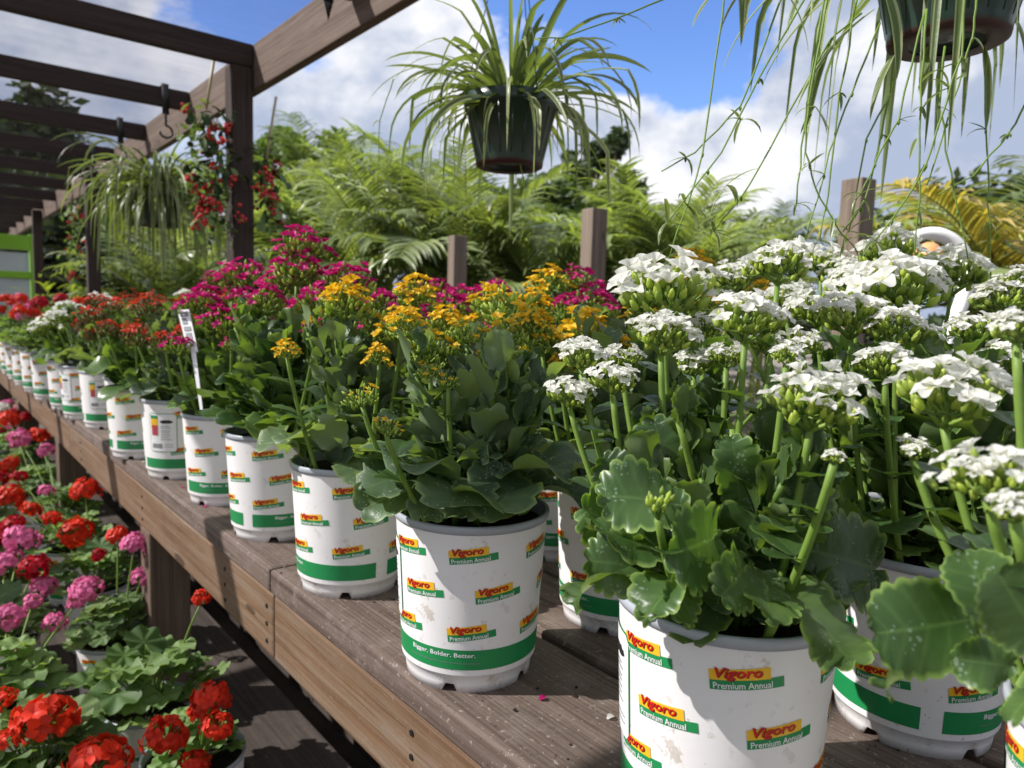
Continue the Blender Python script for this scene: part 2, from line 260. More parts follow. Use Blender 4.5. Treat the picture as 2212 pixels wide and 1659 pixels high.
# ------------------------------------------------------------------ mesh builder
def nrm(v): v = np.asarray(v, float); return v/(np.linalg.norm(v)+1e-12)
def frame(d, upv=(0, 0, 1)):
    d = nrm(d); s = np.cross(upv, d)
    if np.linalg.norm(s) < 1e-4: s = np.cross((0, 1, 0), d)
    s = nrm(s); return d, s, np.cross(d, s)
class MB:
    def __init__(self): self.v = []; self.f = []; self.mi = []; self.uv = []; self.n = 0; self.mats = []
    def m(self, mt):
        if mt not in self.mats: self.mats.append(mt)
        return self.mats.index(mt)
    def add(self, v, f, mt, uv=None):
        v = np.asarray(v, float).reshape(-1, 3); k = self.m(mt)
        self.v.append(v); self.uv.append(np.zeros((len(v), 2)) if uv is None else np.asarray(uv, float))
        if isinstance(f, np.ndarray): f = (f + self.n).tolist()
        else: f = [[i+self.n for i in q] for q in f]
        self.f += f; self.mi += [k]*len(f); self.n += len(v)
    def box(self, a, b, mt, bev=0.0):
        if bev <= 0:
            (x0, y0, z0), (x1, y1, z1) = a, b
            v = [(x0,y0,z0),(x1,y0,z0),(x1,y1,z0),(x0,y1,z0),(x0,y0,z1),(x1,y0,z1),(x1,y1,z1),(x0,y1,z1)]
            self.add(v, [(0,3,2,1),(4,5,6,7),(0,1,5,4),(1,2,6,5),(2,3,7,6),(3,0,4,7)], mt)
        else:
            bm = bmesh.new(); bmesh.ops.create_cube(bm, size=1)
            for q in bm.verts:
                q.co = Vector([(a[i]+b[i])/2 + q.co[i]*(b[i]-a[i]) for i in range(3)])
            bmesh.ops.bevel(bm, geom=bm.edges[:], offset=bev, segments=2, affect='EDGES', profile=0.5)
            bm.verts.ensure_lookup_table()
            self.add([tuple(q.co) for q in bm.verts], [[q.index for q in f.verts] for f in bm.faces], mt); bm.free()
    def tube(self, pts, rad, mt, k=6, uvx=0.5, cap=True):
        pts = np.asarray(pts, float); n = len(pts)
        if np.isscalar(rad): rad = [rad]*n
        vs = []; prev = None
        for i in range(n):
            d = pts[min(i+1, n-1)] - pts[max(i-1, 0)]; d = nrm(d)
            ref = prev if prev is not None else (np.array((0, 0, 1.)) if abs(d[2]) < 0.9 else np.array((1., 0, 0)))
            s = nrm(ref - d*np.dot(ref, d)); prev = s; q = np.cross(d, s)
            for j in range(k):
                a = 2*math.pi*j/k; vs.append(pts[i] + rad[i]*(math.cos(a)*s + math.sin(a)*q))
        f = [(i*k+j, i*k+(j+1) % k, (i+1)*k+(j+1) % k, (i+1)*k+j) for i in range(n-1) for j in range(k)]
        if cap: f.append(tuple(range(k))[::-1]); f.append(tuple((n-1)*k+j for j in range(k)))
        self.add(vs, f, mt, np.array([[uvx, i/(n-1)] for i in range(n) for j in range(k)]))
    def lathe(self, prof, mt, k=48, c=(0, 0, 0)):
        prof = np.asarray(prof, float); n = len(prof); a = np.arange(k)*2*math.pi/k
        v = np.stack([np.outer(prof[:, 0], np.cos(a)), np.outer(prof[:, 0], np.sin(a)), np.repeat(prof[:, 1:2], k, 1)], -1).reshape(-1, 3)+np.array(c)
        f = [(i*k+j, i*k+(j+1) % k, (i+1)*k+(j+1) % k, (i+1)*k+j) for i in range(n-1) for j in range(k)]
        self.add(v, f, mt)
    def mesh(self, name, smooth=True):
        me = bpy.data.meshes.new(name)
        v = np.concatenate(self.v); me.from_pydata(v.tolist(), [], self.f)
        for mt in self.mats: me.materials.append(mt)
        me.polygons.foreach_set('material_index', self.mi)
        me.polygons.foreach_set('use_smooth', [smooth]*len(self.f))
        uv = np.concatenate(self.uv); li = np.zeros(len(me.loops), int); me.loops.foreach_get('vertex_index', li)
        ul = me.uv_layers.new(name='UVMap'); ul.data.foreach_set('uv', uv[li].ravel())
        me.update(); return me
def ob(name, me, parent=None, loc=None, rot=None, scale=None):
    o = bpy.data.objects.new(name, me); col.objects.link(o)
    if parent is not None: o.parent = parent
    if loc is not None: o.location = [float(x) for x in loc]
    if rot is not None: o.rotation_euler = rot
    if scale is not None: o.scale = (scale,)*3 if np.isscalar(scale) else scale
    return o
def tag(o, label, cat, group=None):
    o['label'] = label; o['category'] = cat
    if group: o['group'] = group
    return o
def thing(name, label, cat, loc, group=None, rz=0.0):
    o = ob(name, None, None, loc, (0, 0, rz)); o.empty_display_size = 0.05
    return tag(o, label, cat, group)
def struct(name, me, kind='structure'):
    o = ob(name, me); o['kind'] = kind; return o
# ------------------------------------------------------------------ leaves and petals
def k_leaf(mb, base, d, L, W, mt, nt_=16, lobes=7, fold=0.25, bend=0.6, wav=0.0, upv=(0, 0, 1), pet=0.14, cren=0.08, ph=0.0, roll=0.0, wide=0.62):
    """obovate leaf with scalloped margin, petiole at base"""
    t = np.linspace(0, 1, nt_+1)
    th = t*math.pi
    xb = 0.5*(1-np.cos(th)); w_ = np.sin(th)**0.85*(0.80+0.35*xb)               # outline, widest past the middle
    xb = pet + (1-pet)*xb
    yb = W/L*0.5*w_*1.0
    lob = np.abs(np.sin(t*math.pi*lobes))**0.5
    sc_ = 1+cren*(lob-0.6)*np.minimum(1, t*4)*2
    cxx = pet+(1-pet)*wide
    xo = cxx+(xb-cxx)*sc_; yo = yb*sc_
    vs = []; uv = []
    rings = [0.0, 0.35, 0.72, 0.93, 1.0]
    xm = pet+(1-pet)*(0.04+0.90*0.5*(1-np.cos(th))**1.0)
    rows = []
    for side in (-1, 1):
        for q in rings:
            if side == 1 and q == 0.0: continue
            x = xm*(1-q)+xo*q; y = side*yo*q
            z = fold*np.abs(y)*(1-0.35*q) + wav*np.sin(t*11+ph+side)*q*q*0.12
            rows.append((x, y, z, q, t))
    order = [4, 3, 2, 1, 0, 5, 6, 7, 8]
    X = np.array([rows[i][0] for i in order]); Y = np.array([rows[i][1] for i in order]); Z = np.array([rows[i][2] for i in order])
    Q = np.array([np.full(nt_+1, rows[i][3]) for i in order]); T = np.array([rows[i][4] for i in order])
    X *= L; Y *= L; Z *= L
    k = bend/L if abs(bend) > 1e-4 else 1e-4
    XX = np.sin(X*k)/k; ZZ = -(1-np.cos(X*k))/k + Z*np.cos(X*k); XX = XX + Z*np.sin(X*k)
    dd, s, n = frame(d, upv)
    if roll: s, n = s*math.cos(roll)+n*math.sin(roll), n*math.cos(roll)-s*math.sin(roll)
    V = np.array(base)+XX[..., None]*dd+Y[..., None]*s+ZZ[..., None]*n
    nr = len(order); c = nt_+1; idx = np.arange(nr*c).reshape(nr, c)
    F = np.stack([idx[:-1, :-1], idx[1:, :-1], idx[1:, 1:], idx[:-1, 1:]], -1).reshape(-1, 4)
    mb.add(V.reshape(-1, 3), F[:, ::-1].copy(), mt, np.stack([Q, T], -1).reshape(-1, 2))
    xs = np.linspace(0, pet+0.22*(1-pet), 4)*L
    mb.tube([np.array(base)+math.sin(x*k)/k*dd-((1-math.cos(x*k))/k+0.0015)*n for x in xs], [0.0028*L/0.07, 0.0026*L/0.07, 0.0022*L/0.07, 0.0006], mt, 5, 0.03)
def petal_(mb, c, d, L, W, upv, mt, cup=0.2, bend=0.5, nu=4):
    u = np.linspace(0, 1, nu+1); k = max(bend, 1e-3)/L
    wv = np.interp(u, [0, .2, .45, .7, .88, 1.0], [.34, .66, .92, 1.0, .86, .50]); js = (-1, -0.5, 0, 0.5, 1) if nu >= 4 else (-1, 0, 1)
    dd, s, n = frame(d, upv); V = []; UV = []
    for i, x in enumerate(u*L):
        for j in js:
            y = j*W*0.5*wv[i]; z = cup*2.2*y*y/(W*0.5); ext = 0.07*L*(1-j*j) if i == nu else 0
            V.append(np.array(c)+(math.sin(x*k)/k+ext)*dd+y*s+(z-(1-math.cos(x*k))/k)*n); UV.append((u[i], j))
    idx = np.arange((nu+1)*len(js)).reshape(nu+1, len(js))
    F = np.stack([idx[:-1, :-1], idx[1:, :-1], idx[1:, 1:], idx[:-1, 1:]], -1).reshape(-1, 4)
    mb.add(V, F, mt, UV)
def bud_(mb, c, d, L, r, mt, k=6, tip=None, point=0.25):
    dd, s, n = frame(d, (0.1, 0.2, 1)); V = []; UV = []
    prof = [(0, 0.25), (0.18, 0.85), (0.45, 1.0), (0.75, 0.62), (1.0, point*0.4)]
    for i, (x, q) in enumerate(prof):
        for j in range(k):
            a = 2*math.pi*j/k; V.append(np.array(c)+x*L*dd+q*r*(math.cos(a)*s+math.sin(a)*n)); UV.append((0.2+0.8*x, x))
    F = [(i*k+j, i*k+(j+1) % k, (i+1)*k+(j+1) % k, (i+1)*k+j) for i in range(4) for j in range(k)]+[tuple(4*k+j for j in range(k))]
    mb.add(V, F, mt, UV)
# ------------------------------------------------------------------ kalanchoe flower cluster (hub at origin, dome above)
def kal_cluster(kind, seed, hero):
    rg = random.Random(seed); mb = MB(); R0 = 0.036
    pm = P['yellow' if kind == 'yellowbud' else kind]; bmt = m_budr if kind == 'orange' else m_bud
    nfl = {'yellowbud': 22, 'white': 38, 'yellow': 34, 'magenta': 42, 'orange': 34}[kind]; fs = {'yellowbud': 0.0085, 'white': 0.0104, 'yellow': 0.0094, 'magenta': 0.0078, 'orange': 0.0066}[kind]
    po = {'yellowbud': 0.30, 'white': 0.76, 'yellow': 0.86, 'magenta': 0.78, 'orange': 0.6}[kind]
    hubs = []
    H = 0.040
    for i in range(6):
        a = i*2.4+rg.random()*0.5; rr = 0.0 if i == 0 else R0*rg.uniform(0.42, 0.62)
        h = np.array([rr*math.cos(a), rr*math.sin(a), H*0.42-rr*0.25]); hubs.append(h)
        mb.tube([(0, 0, -0.002), h*0.5+np.array([0, 0, -0.001]), h], [0.0022, 0.0018, 0.0014], m_kstem, 5)
    def bit(p, dr, opened):
        h = min(hubs, key=lambda q: np.linalg.norm(q-p)); base = p-dr*0.010
        mb.tube([h, (h+base)/2+np.array([0, 0, -0.002]), base], [0.0012, 0.0009, 0.0009], m_kstem, 4, 0.5, False)
        bl = rg.uniform(0.008, 0.011) if kind == 'white' else rg.uniform(0.007, 0.010)
        br = bl*(0.30 if kind == 'white' else 0.25)
        bud_(mb, base, dr, bl*(1.0 if opened else 1.15), br*(1 if opened else 1.08), bmt, 6 if hero else 5, point=1.1 if opened else 0.35)
        if opened:
            c = p+dr*0.001; a0 = rg.random()*6.28; dd, s, n = frame(dr, (0.3, 0.1, 1)); cup = rg.uniform(0.25, 1.5) if kind == 'white' else rg.uniform(0.3, 1.1); dd = nrm(dd+np.array([rg.uniform(-.3, .3), rg.uniform(-.3, .3), 0])); dd, s, n = frame(dd, (0.3, 0.1, 1))
            sz = fs*rg.uniform(0.82, 1.15)
            for q in range(4):
                a = a0+q*math.pi/2+rg.uniform(-0.12, 0.12); sd = s*math.cos(a)+n*math.sin(a)
                petal_(mb, c+sd*0.0008, sd+dd*(cup+rg.uniform(-0.2, 0.25)), sz*rg.uniform(.88, 1.08), sz*(0.94 if kind == 'white' else 0.80), dd, pm, 0.34, rg.uniform(.3, 1.1) if kind == 'white' else 0.5, 4 if hero else 2)
    for i in range(nfl):
        q = (i+0.5)/nfl; a = i*2.39996+rg.uniform(-0.25, 0.25); r_ = R0*(1.0+0.16*math.sin(a*3+seed)+0.1*math.sin(a*2+seed*2))*math.sqrt(q)*rg.uniform(0.88, 1.1)
        z = H-r_*r_/R0*{'white': .42, 'magenta': .62, 'orange': .55}.get(kind, .85)+rg.uniform(-0.003, 0.003)
        z += rg.uniform(-.006, .005)+0.004*math.sin(a*2+seed); p = np.array([r_*math.cos(a), r_*math.sin(a), z]); dr = nrm([p[0]*0.6/R0, p[1]*0.6/R0, 1.15])
        bit(p, dr, rg.random() < po)
    nb = 38 if kind == 'white' else 46
    for i in range(nb):
        a = i*2.39996+0.5; r_ = R0*rg.uniform(0.55, 0.98); z = H*rg.uniform(0.30 if kind == 'white' else 0.12, 0.66)-(0.003 if r_ < R0*0.7 else -0.003)
        p = np.array([r_*math.cos(a), r_*math.sin(a), z]); dr = nrm([p[0]*1.0/R0, p[1]*1.0/R0, 0.85])
        bit(p, dr, False)
    return mb.mesh(kind+'_flower_cluster')
def bud_spray(seed):
    rg = random.Random(seed); mb = MB()
    for i in range(16):
        a = i*2.4; r_ = 0.014*math.sqrt((i+.5)/16); h = np.array([r_*math.cos(a), r_*math.sin(a), 0.016+rg.uniform(-.004, .008)])
        mb.tube([(0, 0, 0), h*0.6, h], [0.0014, 0.0011, 0.001], m_kstem, 5); bud_(mb, h, nrm([h[0]*40, h[1]*40, 1.2]), 0.010, 0.0030, m_bud, 7, point=0.2)
    return mb.mesh('green_bud_cluster')
CL = {}
for kd in ('white', 'yellow', 'magenta', 'orange'): CL[kd] = [kal_cluster(kd, 10+i, True) for i in range(4)]
CL['buds'] = [bud_spray(3)]; CL['yellowbud'] = [kal_cluster('yellowbud', 60+i, True) for i in range(3)]
# ------------------------------------------------------------------ foliage variants for kalanchoe (origin at rim centre)
def stem_pts(a, b, n=7, sag=0.3):
    a = np.array(a, float); b = np.array(b, float); c = np.array([a[0]+(b[0]-a[0])*sag, a[1]+(b[1]-a[1])*sag, a[2]+(b[2]-a[2])*0.6])
    return [(1-t)**2*a+2*t*(1-t)*c+t*t*b for t in np.linspace(0, 1, n)]
def k_foliage(seed, blue=False, hgt=0.15, spread=0.080, nshoot=9, lw=1.0, upr=0.35, ncol=9, wr=(0.60, 0.80), skirt=14):
    rg = random.Random(seed); mb = MB(); mt = m_kleaf2 if blue else m_kleaf
    for s_ in range(nshoot):
        a = s_*2.39996+rg.random(); r1 = spread*(0.15 if s_ == 0 else rg.uniform(0.55, 1.0)); h = hgt*rg.uniform(0.72, 1.05)
        a0 = np.array([0.25*r1*math.cos(a), 0.25*r1*math.sin(a), -0.02]); b0 = np.array([r1*math.cos(a), r1*math.sin(a), h])
        pts = stem_pts(a0, b0, 9); mb.tube(pts, [0.0045-0.002*i/8 for i in range(9)], m_kstem, 6)
        npair = rg.randint(5, 6)
        for q in range(npair):
            f = 0.12+0.83*q/(npair-1); i = min(7, int(f*8)); p = pts[i]*(1-(f*8-i))+pts[i+1]*(f*8-i)
            ax = a+q*math.pi/2+rg.uniform(-0.4, 0.4); L = (0.074-0.028*f)*rg.uniform(0.85, 1.15)*lw; 
            for k in (0, 1):
                aa = ax+k*math.pi+rg.uniform(-.2, .2); el = min(1.45, rg.uniform(-0.1, 0.45)+(0.55+upr)*f+upr*.7)
                d = np.array([math.cos(aa)*math.cos(el), math.sin(aa)*math.cos(el), math.sin(el)])
                if (p[0]+d[0]*L)**2+(p[1]+d[1]*L)**2 < 0.02**2 and f > .5: continue
                k_leaf(mb, p, d, L, L*rg.uniform(*wr), mt, 18, rg.choice((7, 8, 9)), rg.uniform(0.3, 0.75), rg.uniform(-0.5, 0.5), rg.uniform(0.2, 1.0), ph=rg.random()*6, roll=rg.uniform(-.35, .35), cren=0.085)
    # collar of big leaves over the rim
    for i in range(ncol):
        a = i*2*math.pi/ncol+rg.uniform(-.25, .25); L = rg.uniform(0.075, 0.10)*lw; el = rg.uniform(-0.05, 0.6)
        p = np.array([0.03*math.cos(a), 0.03*math.sin(a), rg.uniform(0.012, 0.04)])
        d = np.array([math.cos(a)*math.cos(el), math.sin(a)*math.cos(el), math.sin(el)])
        k_leaf(mb, p, d, L, L*rg.uniform(0.65, 0.85), mt, 20, 8, rg.uniform(0.2, 0.5), rg.uniform(0.2, 0.9), rg.uniform(0.3, 1.0), ph=rg.random()*6, roll=rg.uniform(-.4, .4))
    for i in range(skirt):                            # outer upright leaves, faces turned outwards
        a = i*2.39996+rg.uniform(-.3, .3); r_ = rg.uniform(0.45, 1.0)*spread; z = rg.uniform(-0.01, hgt*0.62); L = rg.uniform(0.046, 0.068)*lw
        o_ = np.array([math.cos(a), math.sin(a), 0]); tn = rg.uniform(0.15, 1.1); d = nrm(o_*tn+np.array([0, 0, 1.0])+np.array([rg.uniform(-.5, .5), rg.uniform(-.5, .5), 0]))
        k_leaf(mb, o_*r_*.8+np.array([0, 0, z]), d, L, L*rg.uniform(0.66, 0.92), mt, 18, rg.choice((7, 8, 9)), rg.uniform(0.1, 0.6), rg.uniform(-0.2, 0.9), rg.uniform(0.3, 1.0), upv=tuple(o_*rg.choice((1, 1, -1))+np.array([0, 0, .3])), ph=rg.random()*6, roll=rg.uniform(-.6, .6), cren=0.09)
    return mb.mesh('foliage')
FOL = [k_foliage(1, False, .165, .08, 11), k_foliage(2, True, .165, .08, 10, 1, .3, 9, (.5, .66)), k_foliage(3, False, .17, .08, 11), k_foliage(4, True, 0.18, 0.08, 10, 1, .35, 9, (.5, .68))]
FOL_A = k_foliage(21, False, 0.135, 0.088, 15, 0.74, 0.75, 9, skirt=84)
FOL_P = k_foliage(44, True, 0.150, 0.078, 11, 1.0, 0.30, 12, (0.46, 0.60))
# ------------------------------------------------------------------ pot (origin at base centre)
RT, RB, PH = 0.0825, 0.0695, 0.175
def rad(z): return RB+0.0015+(RT-0.0035-RB)*(z/PH)
def make_pot():
    mb = MB(); k = 100; a = np.arange(k)*2*math.pi/k
    notch = np.array([1.0 if (i % 20) in (0, 1, 19) else (0.0) for i in range(k)])
    rows = []
    z0 = 0.0085*notch
    rows.append((np.full(k, RB-0.004), z0)); rows.append((np.full(k, RB-0.0025), z0)); rows.append((np.full(k, RB-0.0015), np.maximum(0.009, z0+0.0006)))
    rows.append((np.full(k, rad(0.018)-0.0022), np.full(k, 0.018))); rows.append((np.full(k, rad(0.0195)), np.full(k, 0.0195)))
    for z in np.linspace(0.03, PH-0.008, 8): rows.append((np.full(k, rad(z)), np.full(k, z)))
    V = np.concatenate([np.stack([r*np.cos(a), r*np.sin(a), z], -1) for r, z in rows])
    F = [(i*k+j, i*k+(j+1) % k, (i+1)*k+(j+1) % k, (i+1)*k+j) for i in range(len(rows)-1) for j in range(k)]
    mb.add(V, F, m_pot)
    mb.lathe([(RB-0.003, 0.010), (0.0, 0.010)], m_pot, 40)
    return mb.mesh('pot')
def make_rim():
    mb = MB(); z = PH
    mb.lathe([(RT-0.0040, z-0.010), (RT-0.0005, z-0.0085), (RT+0.0008, z-0.005), (RT+0.0006, z-0.0012), (RT-0.0008, z), (RT-0.0032, z-0.0006), (RT-0.0045, z-0.003), (RT-0.006, z-0.03), (RT-0.008, z-0.06)], m_rim, 96)
    return mb.mesh('rim')
def make_soil():
    mb = MB(); rg = random.Random(5); k = 40; V = [(0, 0, PH-0.014)]; F = []
    for i, r_ in enumerate((0.02, 0.04, 0.06, 0.0765)):
        for j in range(k): a = 2*math.pi*j/k; V.append((r_*math.cos(a), r_*math.sin(a), PH-0.016+rg.uniform(-.003, .003)*(i < 3)))
    F += [(0, 1+j, 1+(j+1) % k) for j in range(k)]
    for i in range(3): F += [(1+i*k+j, 1+(i+1)*k+j, 1+(i+1)*k+(j+1) % k, 1+i*k+(j+1) % k) for j in range(k)]
    mb.add(V, F, m_soil); return mb.mesh('soil')
_txt = {}
def text2d(s, size, bold=0.0, shear=0.0, res=2):
    cu = bpy.data.curves.new('t', 'FONT'); cu.body = s; cu.size = size; cu.offset = bold; cu.shear = shear; cu.resolution_u = res; cu.align_x = 'LEFT'
    o = bpy.data.objects.new('t', cu); col.objects.link(o); dg = bpy.context.evaluated_depsgraph_get()
    me = bpy.data.meshes.new_from_object(o.evaluated_get(dg)); v = [tuple(q.co)[:2] for q in me.vertices]; f = [list(p.vertices) for p in me.polygons]
    bpy.data.objects.remove(o); bpy.data.curves.remove(cu); bpy.data.meshes.remove(me); return np.array(v), f
def fit(v, x0, x1, y0, y1):
    lo = v.min(0); hi = v.max(0); return np.stack([x0+(v[:, 0]-lo[0])/(hi[0]-lo[0])*(x1-x0), y0+(v[:, 1]-lo[1])/(hi[1]-lo[1])*(y1-y0)], -1)
class Wrap:
    def __init__(self): self.mb = MB()
    def put(self, v2, f, mt, th0, z0, off_, tilt=0.0):
        v2 = np.asarray(v2, float); c, s = math.cos(tilt), math.sin(tilt)
        x = v2[:, 0]*c-v2[:, 1]*s; y = v2[:, 0]*s+v2[:, 1]*c; z = z0+y
        r_ = rad(z)+off_; th = th0+x/rad(z0)
        self.mb.add(np.stack([r_*np.cos(th), r_*np.sin(th), z], -1), f, mt)
    def quad(self, x0, x1, yl0, yl1, yr0, yr1, mt, th0, z0, off_, tilt=0.0, n=10):
        V = []; 
        for i in range(n+1):
            t = i/n; V += [(x0+(x1-x0)*t, yl0+(yr0-yl0)*t), (x0+(x1-x0)*t, yl1+(yr1-yl1)*t)]
        self.put(V, [(2*i, 2*i+2, 2*i+3, 2*i+1) for i in range(n)], mt, th0, z0, off_, tilt)
def make_print():
    W = Wrap(); tb, fb = text2d('Vigoro', 1, 0.02, 0.25); tp, fp = text2d('Premium Annual', 1, 0.008)
    tb = fit(tb, -0.0225, 0.0105, -0.0012, 0.0088)*.92; tp = fit(tp, -0.0240, 0.0175, -0.0076, -0.0026)*.92
    g = R(60); tl = R(6.5)
    ks = 96; zz = np.linspace(0.0205, 0.1655, 6); W.mb.add([((rad(z)+.0003)*math.cos(2*math.pi*j/ks), (rad(z)+.0003)*math.sin(2*math.pi*j/ks), z) for z in zz for j in range(ks)], [(i*ks+j, i*ks+(j+1) % ks, (i+1)*ks+(j+1) % ks, (i+1)*ks+j) for i in range(5) for j in range(ks)], m_pot)
    for row, (z, o0) in enumerate(((0.146, 0.0), (0.106, 20.0), (0.066, 0.0))):
        for i in range(6):
            a = 30+o0+60*i
            if a > 318: continue
            if row < 2 and a < 40: a = a+6
            th = R(a); kk = 0.0006
            W.quad(-0.0244, 0.0244, -0.0078, -0.0009, -0.0078, -0.0002, m_green, th, z, kk, tl)
            W.quad(-0.0244, 0.0152, -0.0009, 0.0064, -0.0009, 0.0075, m_yel, th, z, kk+0.0002, tl)
            W.put(tb+np.array([0.0006, -0.0006]), fb, m_dred, th, z, kk+0.0004, tl); W.put(tb, fb, m_red, th, z, kk+0.0006, tl)
            W.put(tp, fp, m_wht, th, z, kk+0.0004, tl)
    L = rad(0.037)*2*math.pi
    W.quad(0, L*0.60, -0.0105, 0.0105, -0.0105, 0.0105, m_green, R(-40), 0.0370, 0.0006, 0, 60)
    W.quad(0, L*0.335, -0.0105, 0.0105, -0.0105, 0.0105, m_green, R(190), 0.0370, 0.0006, 0, 40)
    t3, f3 = text2d('Bigger. Bolder. Better.', 1, 0.012); t3 = fit(t3, -0.035, 0.035, 0.0, 0.0060)
    t4, f4 = text2d('Flowers not intended for human or animal consumption', 1, 0.0); t4 = fit(t4, -0.037, 0.040, -0.0062, -0.0034)
    for a in (66, 246): W.put(t3, f3, m_wht, R(a), 0.0385, 0.0009); W.put(t4, f4, m_grey, R(a), 0.0385, 0.0009)
    me = W.mb.mesh('printed_sleeve', False); me.polygons.foreach_set('use_smooth', [i < 480 for i in range(len(me.polygons))]); me.update(); return me
def make_care():
    W = Wrap(); z0 = 0.105
    def rr(w_, h, r_, n=6):
        P_ = []
        for cx_, cy_, a0 in ((w_/2-r_, h/2-r_, 0), (-w_/2+r_, h/2-r_, 90), (-w_/2+r_, -h/2+r_, 180), (w_/2-r_, -h/2+r_, 270)):
            for i in range(n+1): a = R(a0+90*i/n); P_.append((cx_+r_*math.cos(a), cy_+r_*math.sin(a)))
        return np.array(P_)
    def panel(w_, h, r_, mt, off_):
        ys = []; p = rr(w_, h, r_); n = 16; V = []
        for i in range(n+1):
            x = -w_/2+w_*i/n; xa = min(max(abs(x)-(w_/2-r_), 0), r_); yy = h/2-r_+math.sqrt(max(r_*r_-xa*xa, 0)); V += [(x, -yy), (x, yy)]
        W.put(V, [(2*i, 2*i+2, 2*i+3, 2*i+1) for i in range(n)], mt, 0, z0, off_)
    panel(0.060, 0.084, 0.006, m_green, 0.0010); panel(0.0575, 0.0815, 0.005, m_wht, 0.0013)
    q = lambda x0, x1, y0, y1, mt, o=0.0016: W.quad(x0, x1, y0, y1, y0, y1, mt, 0, z0, o, 0, 6)
    q(-0.026, -0.009, 0.030, 0.037, m_green); q(-0.026, -0.009, 0.008, 0.030, m_yel); q(-0.024, -0.010, -0.006, 0.016, m_pink, 0.0018)
    rg = random.Random(3); n = 12; V = []
    for i in range(n+1): x = -0.004+0.026*i/n; e = 0.0042*math.sqrt(max(0, 1-((i-6)/6.3)**2)); V += [(x, 0.024-e+rg.uniform(-.001, .001)), (x, 0.024+e+rg.uniform(-.001, .001))]
    W.put(V, [(2*i, 2*i+2, 2*i+3, 2*i+1) for i in range(n)], m_blk, 0, z0, 0.0016)
    for i, y in enumerate((0.014, 0.010, 0.004, 0.0, -0.005, -0.010, -0.015)): q(-0.004, 0.022-rg.uniform(0, .008), y, y+0.0014, m_grey)
    for i in range(18): x = -0.024+i*0.0013; q(x, x+(0.0005 if i % 3 else 0.0009), -0.034, -0.024, m_blk)
    for y in (-0.026, -0.031): q(0.004, 0.022, y, y+0.0012, m_grey)
    return W.mb.mesh('care_label', False)
ME_POT, ME_RIM, ME_SOIL, ME_PRINT, ME_CARE = make_pot(), make_rim(), make_soil(), make_print(), make_care()
def add_pot(t, face=None, world=None, printed=True):
    """face: bearing of the care label from the viewer's side, degrees to the right"""
    x, y = world; back = math.atan2(-y, -x)
    rz = back+R(face)
    p = ob('pot', ME_POT, t, (0, 0, 0), (0, 0, rz)); ob('rim', ME_RIM, p)
    if printed: ob('printed_sleeve', ME_PRINT, p); ob('care_label', ME_CARE, p)
    ob('soil', ME_SOIL, t); return p
LABCOL = {'white': 'white', 'yellow': 'yellow-orange', 'magenta': 'magenta', 'orange': 'red-orange'}
def stem_part(t, a, b, rb, rt_, cl, sc_, tilt, leafs=None):
    mb = MB(); pts = stem_pts(a, b, 9, 0.75); mb.tube(pts, [rb+(rt_-rb)*i/8 for i in range(9)], m_kstem, 8)
    if leafs:
        for f_ in leafs:
            i = int(f_*8); aa = rng.random()*6.28; d = np.array([math.cos(aa), math.sin(aa), 0.5]); L = rng.uniform(0.024, 0.042)
            k_leaf(mb, pts[i], d, L, L*0.7, m_kleaf, 10, 4, 0.3, 0.4)
    o = ob('flower_stem', mb.mesh('flower_stem'), t)
    ob('flower_cluster', cl, o, b, (tilt[0], tilt[1], rng.random()*6.28), sc_)
def kal_plant(x, y, kind, face, label, clusters=None, fol=None, gen=5, z=0.0, rot=None, rt_=0.0024, group='potted kalanchoes on the bench', lift=0.0):
    t = thing('potted_kalanchoe', label, 'potted plant', (x, y, z), group)
    add_pot(t, face, (x, y))
    rz = rng.random()*6.28 if rot is None else rot
    ob('foliage', fol or rng.choice(FOL), t, (0, 0, PH-0.005), (0, 0, rz), rng.uniform(0.95, 1.08))
    for c in (clusters or []):
        px, py, wd, d = c[:4]; kd = c[4] if len(c) > 4 else kind
        p = dep(px, py, d)-np.array([x, y, z]); s_ = wd*d/FPX/0.081*(1.0 if kd != 'buds' else 2.2)
        hub = p-np.array([0, 0, 0.028*s_ if kd != 'buds' else 0.02]); ang = math.atan2(hub[1], hub[0]); rr = min(0.062, math.hypot(hub[0], hub[1])*0.62)
        a = (rr*math.cos(ang), rr*math.sin(ang), PH-0.02)
        stem_part(t, a, hub, 0.0030, rt_*1.0, rng.choice(CL[kd]), s_, (rng.uniform(-.12, .12), rng.uniform(-.12, .12)), (0.5, 0.62, 0.75) if d < 1.2 else (0.5, 0.7))
    for i in range(gen):
        a = i*2.4+rng.random(); r_ = 0.03+0.085*math.sqrt((i+0.3)/gen); h = PH+rng.uniform(0.17, 0.27)-r_*0.5+lift
        hub = np.array([r_*math.cos(a), r_*math.sin(a), h]); stem_part(t, (hub[0]*0.3, hub[1]*0.3, PH-0.02), hub, 0.0034, rt_, rng.choice(CL[kind]), rng.uniform(0.75, 1.1), (rng.uniform(-.2, .2), rng.uniform(-.2, .2)))
    return t
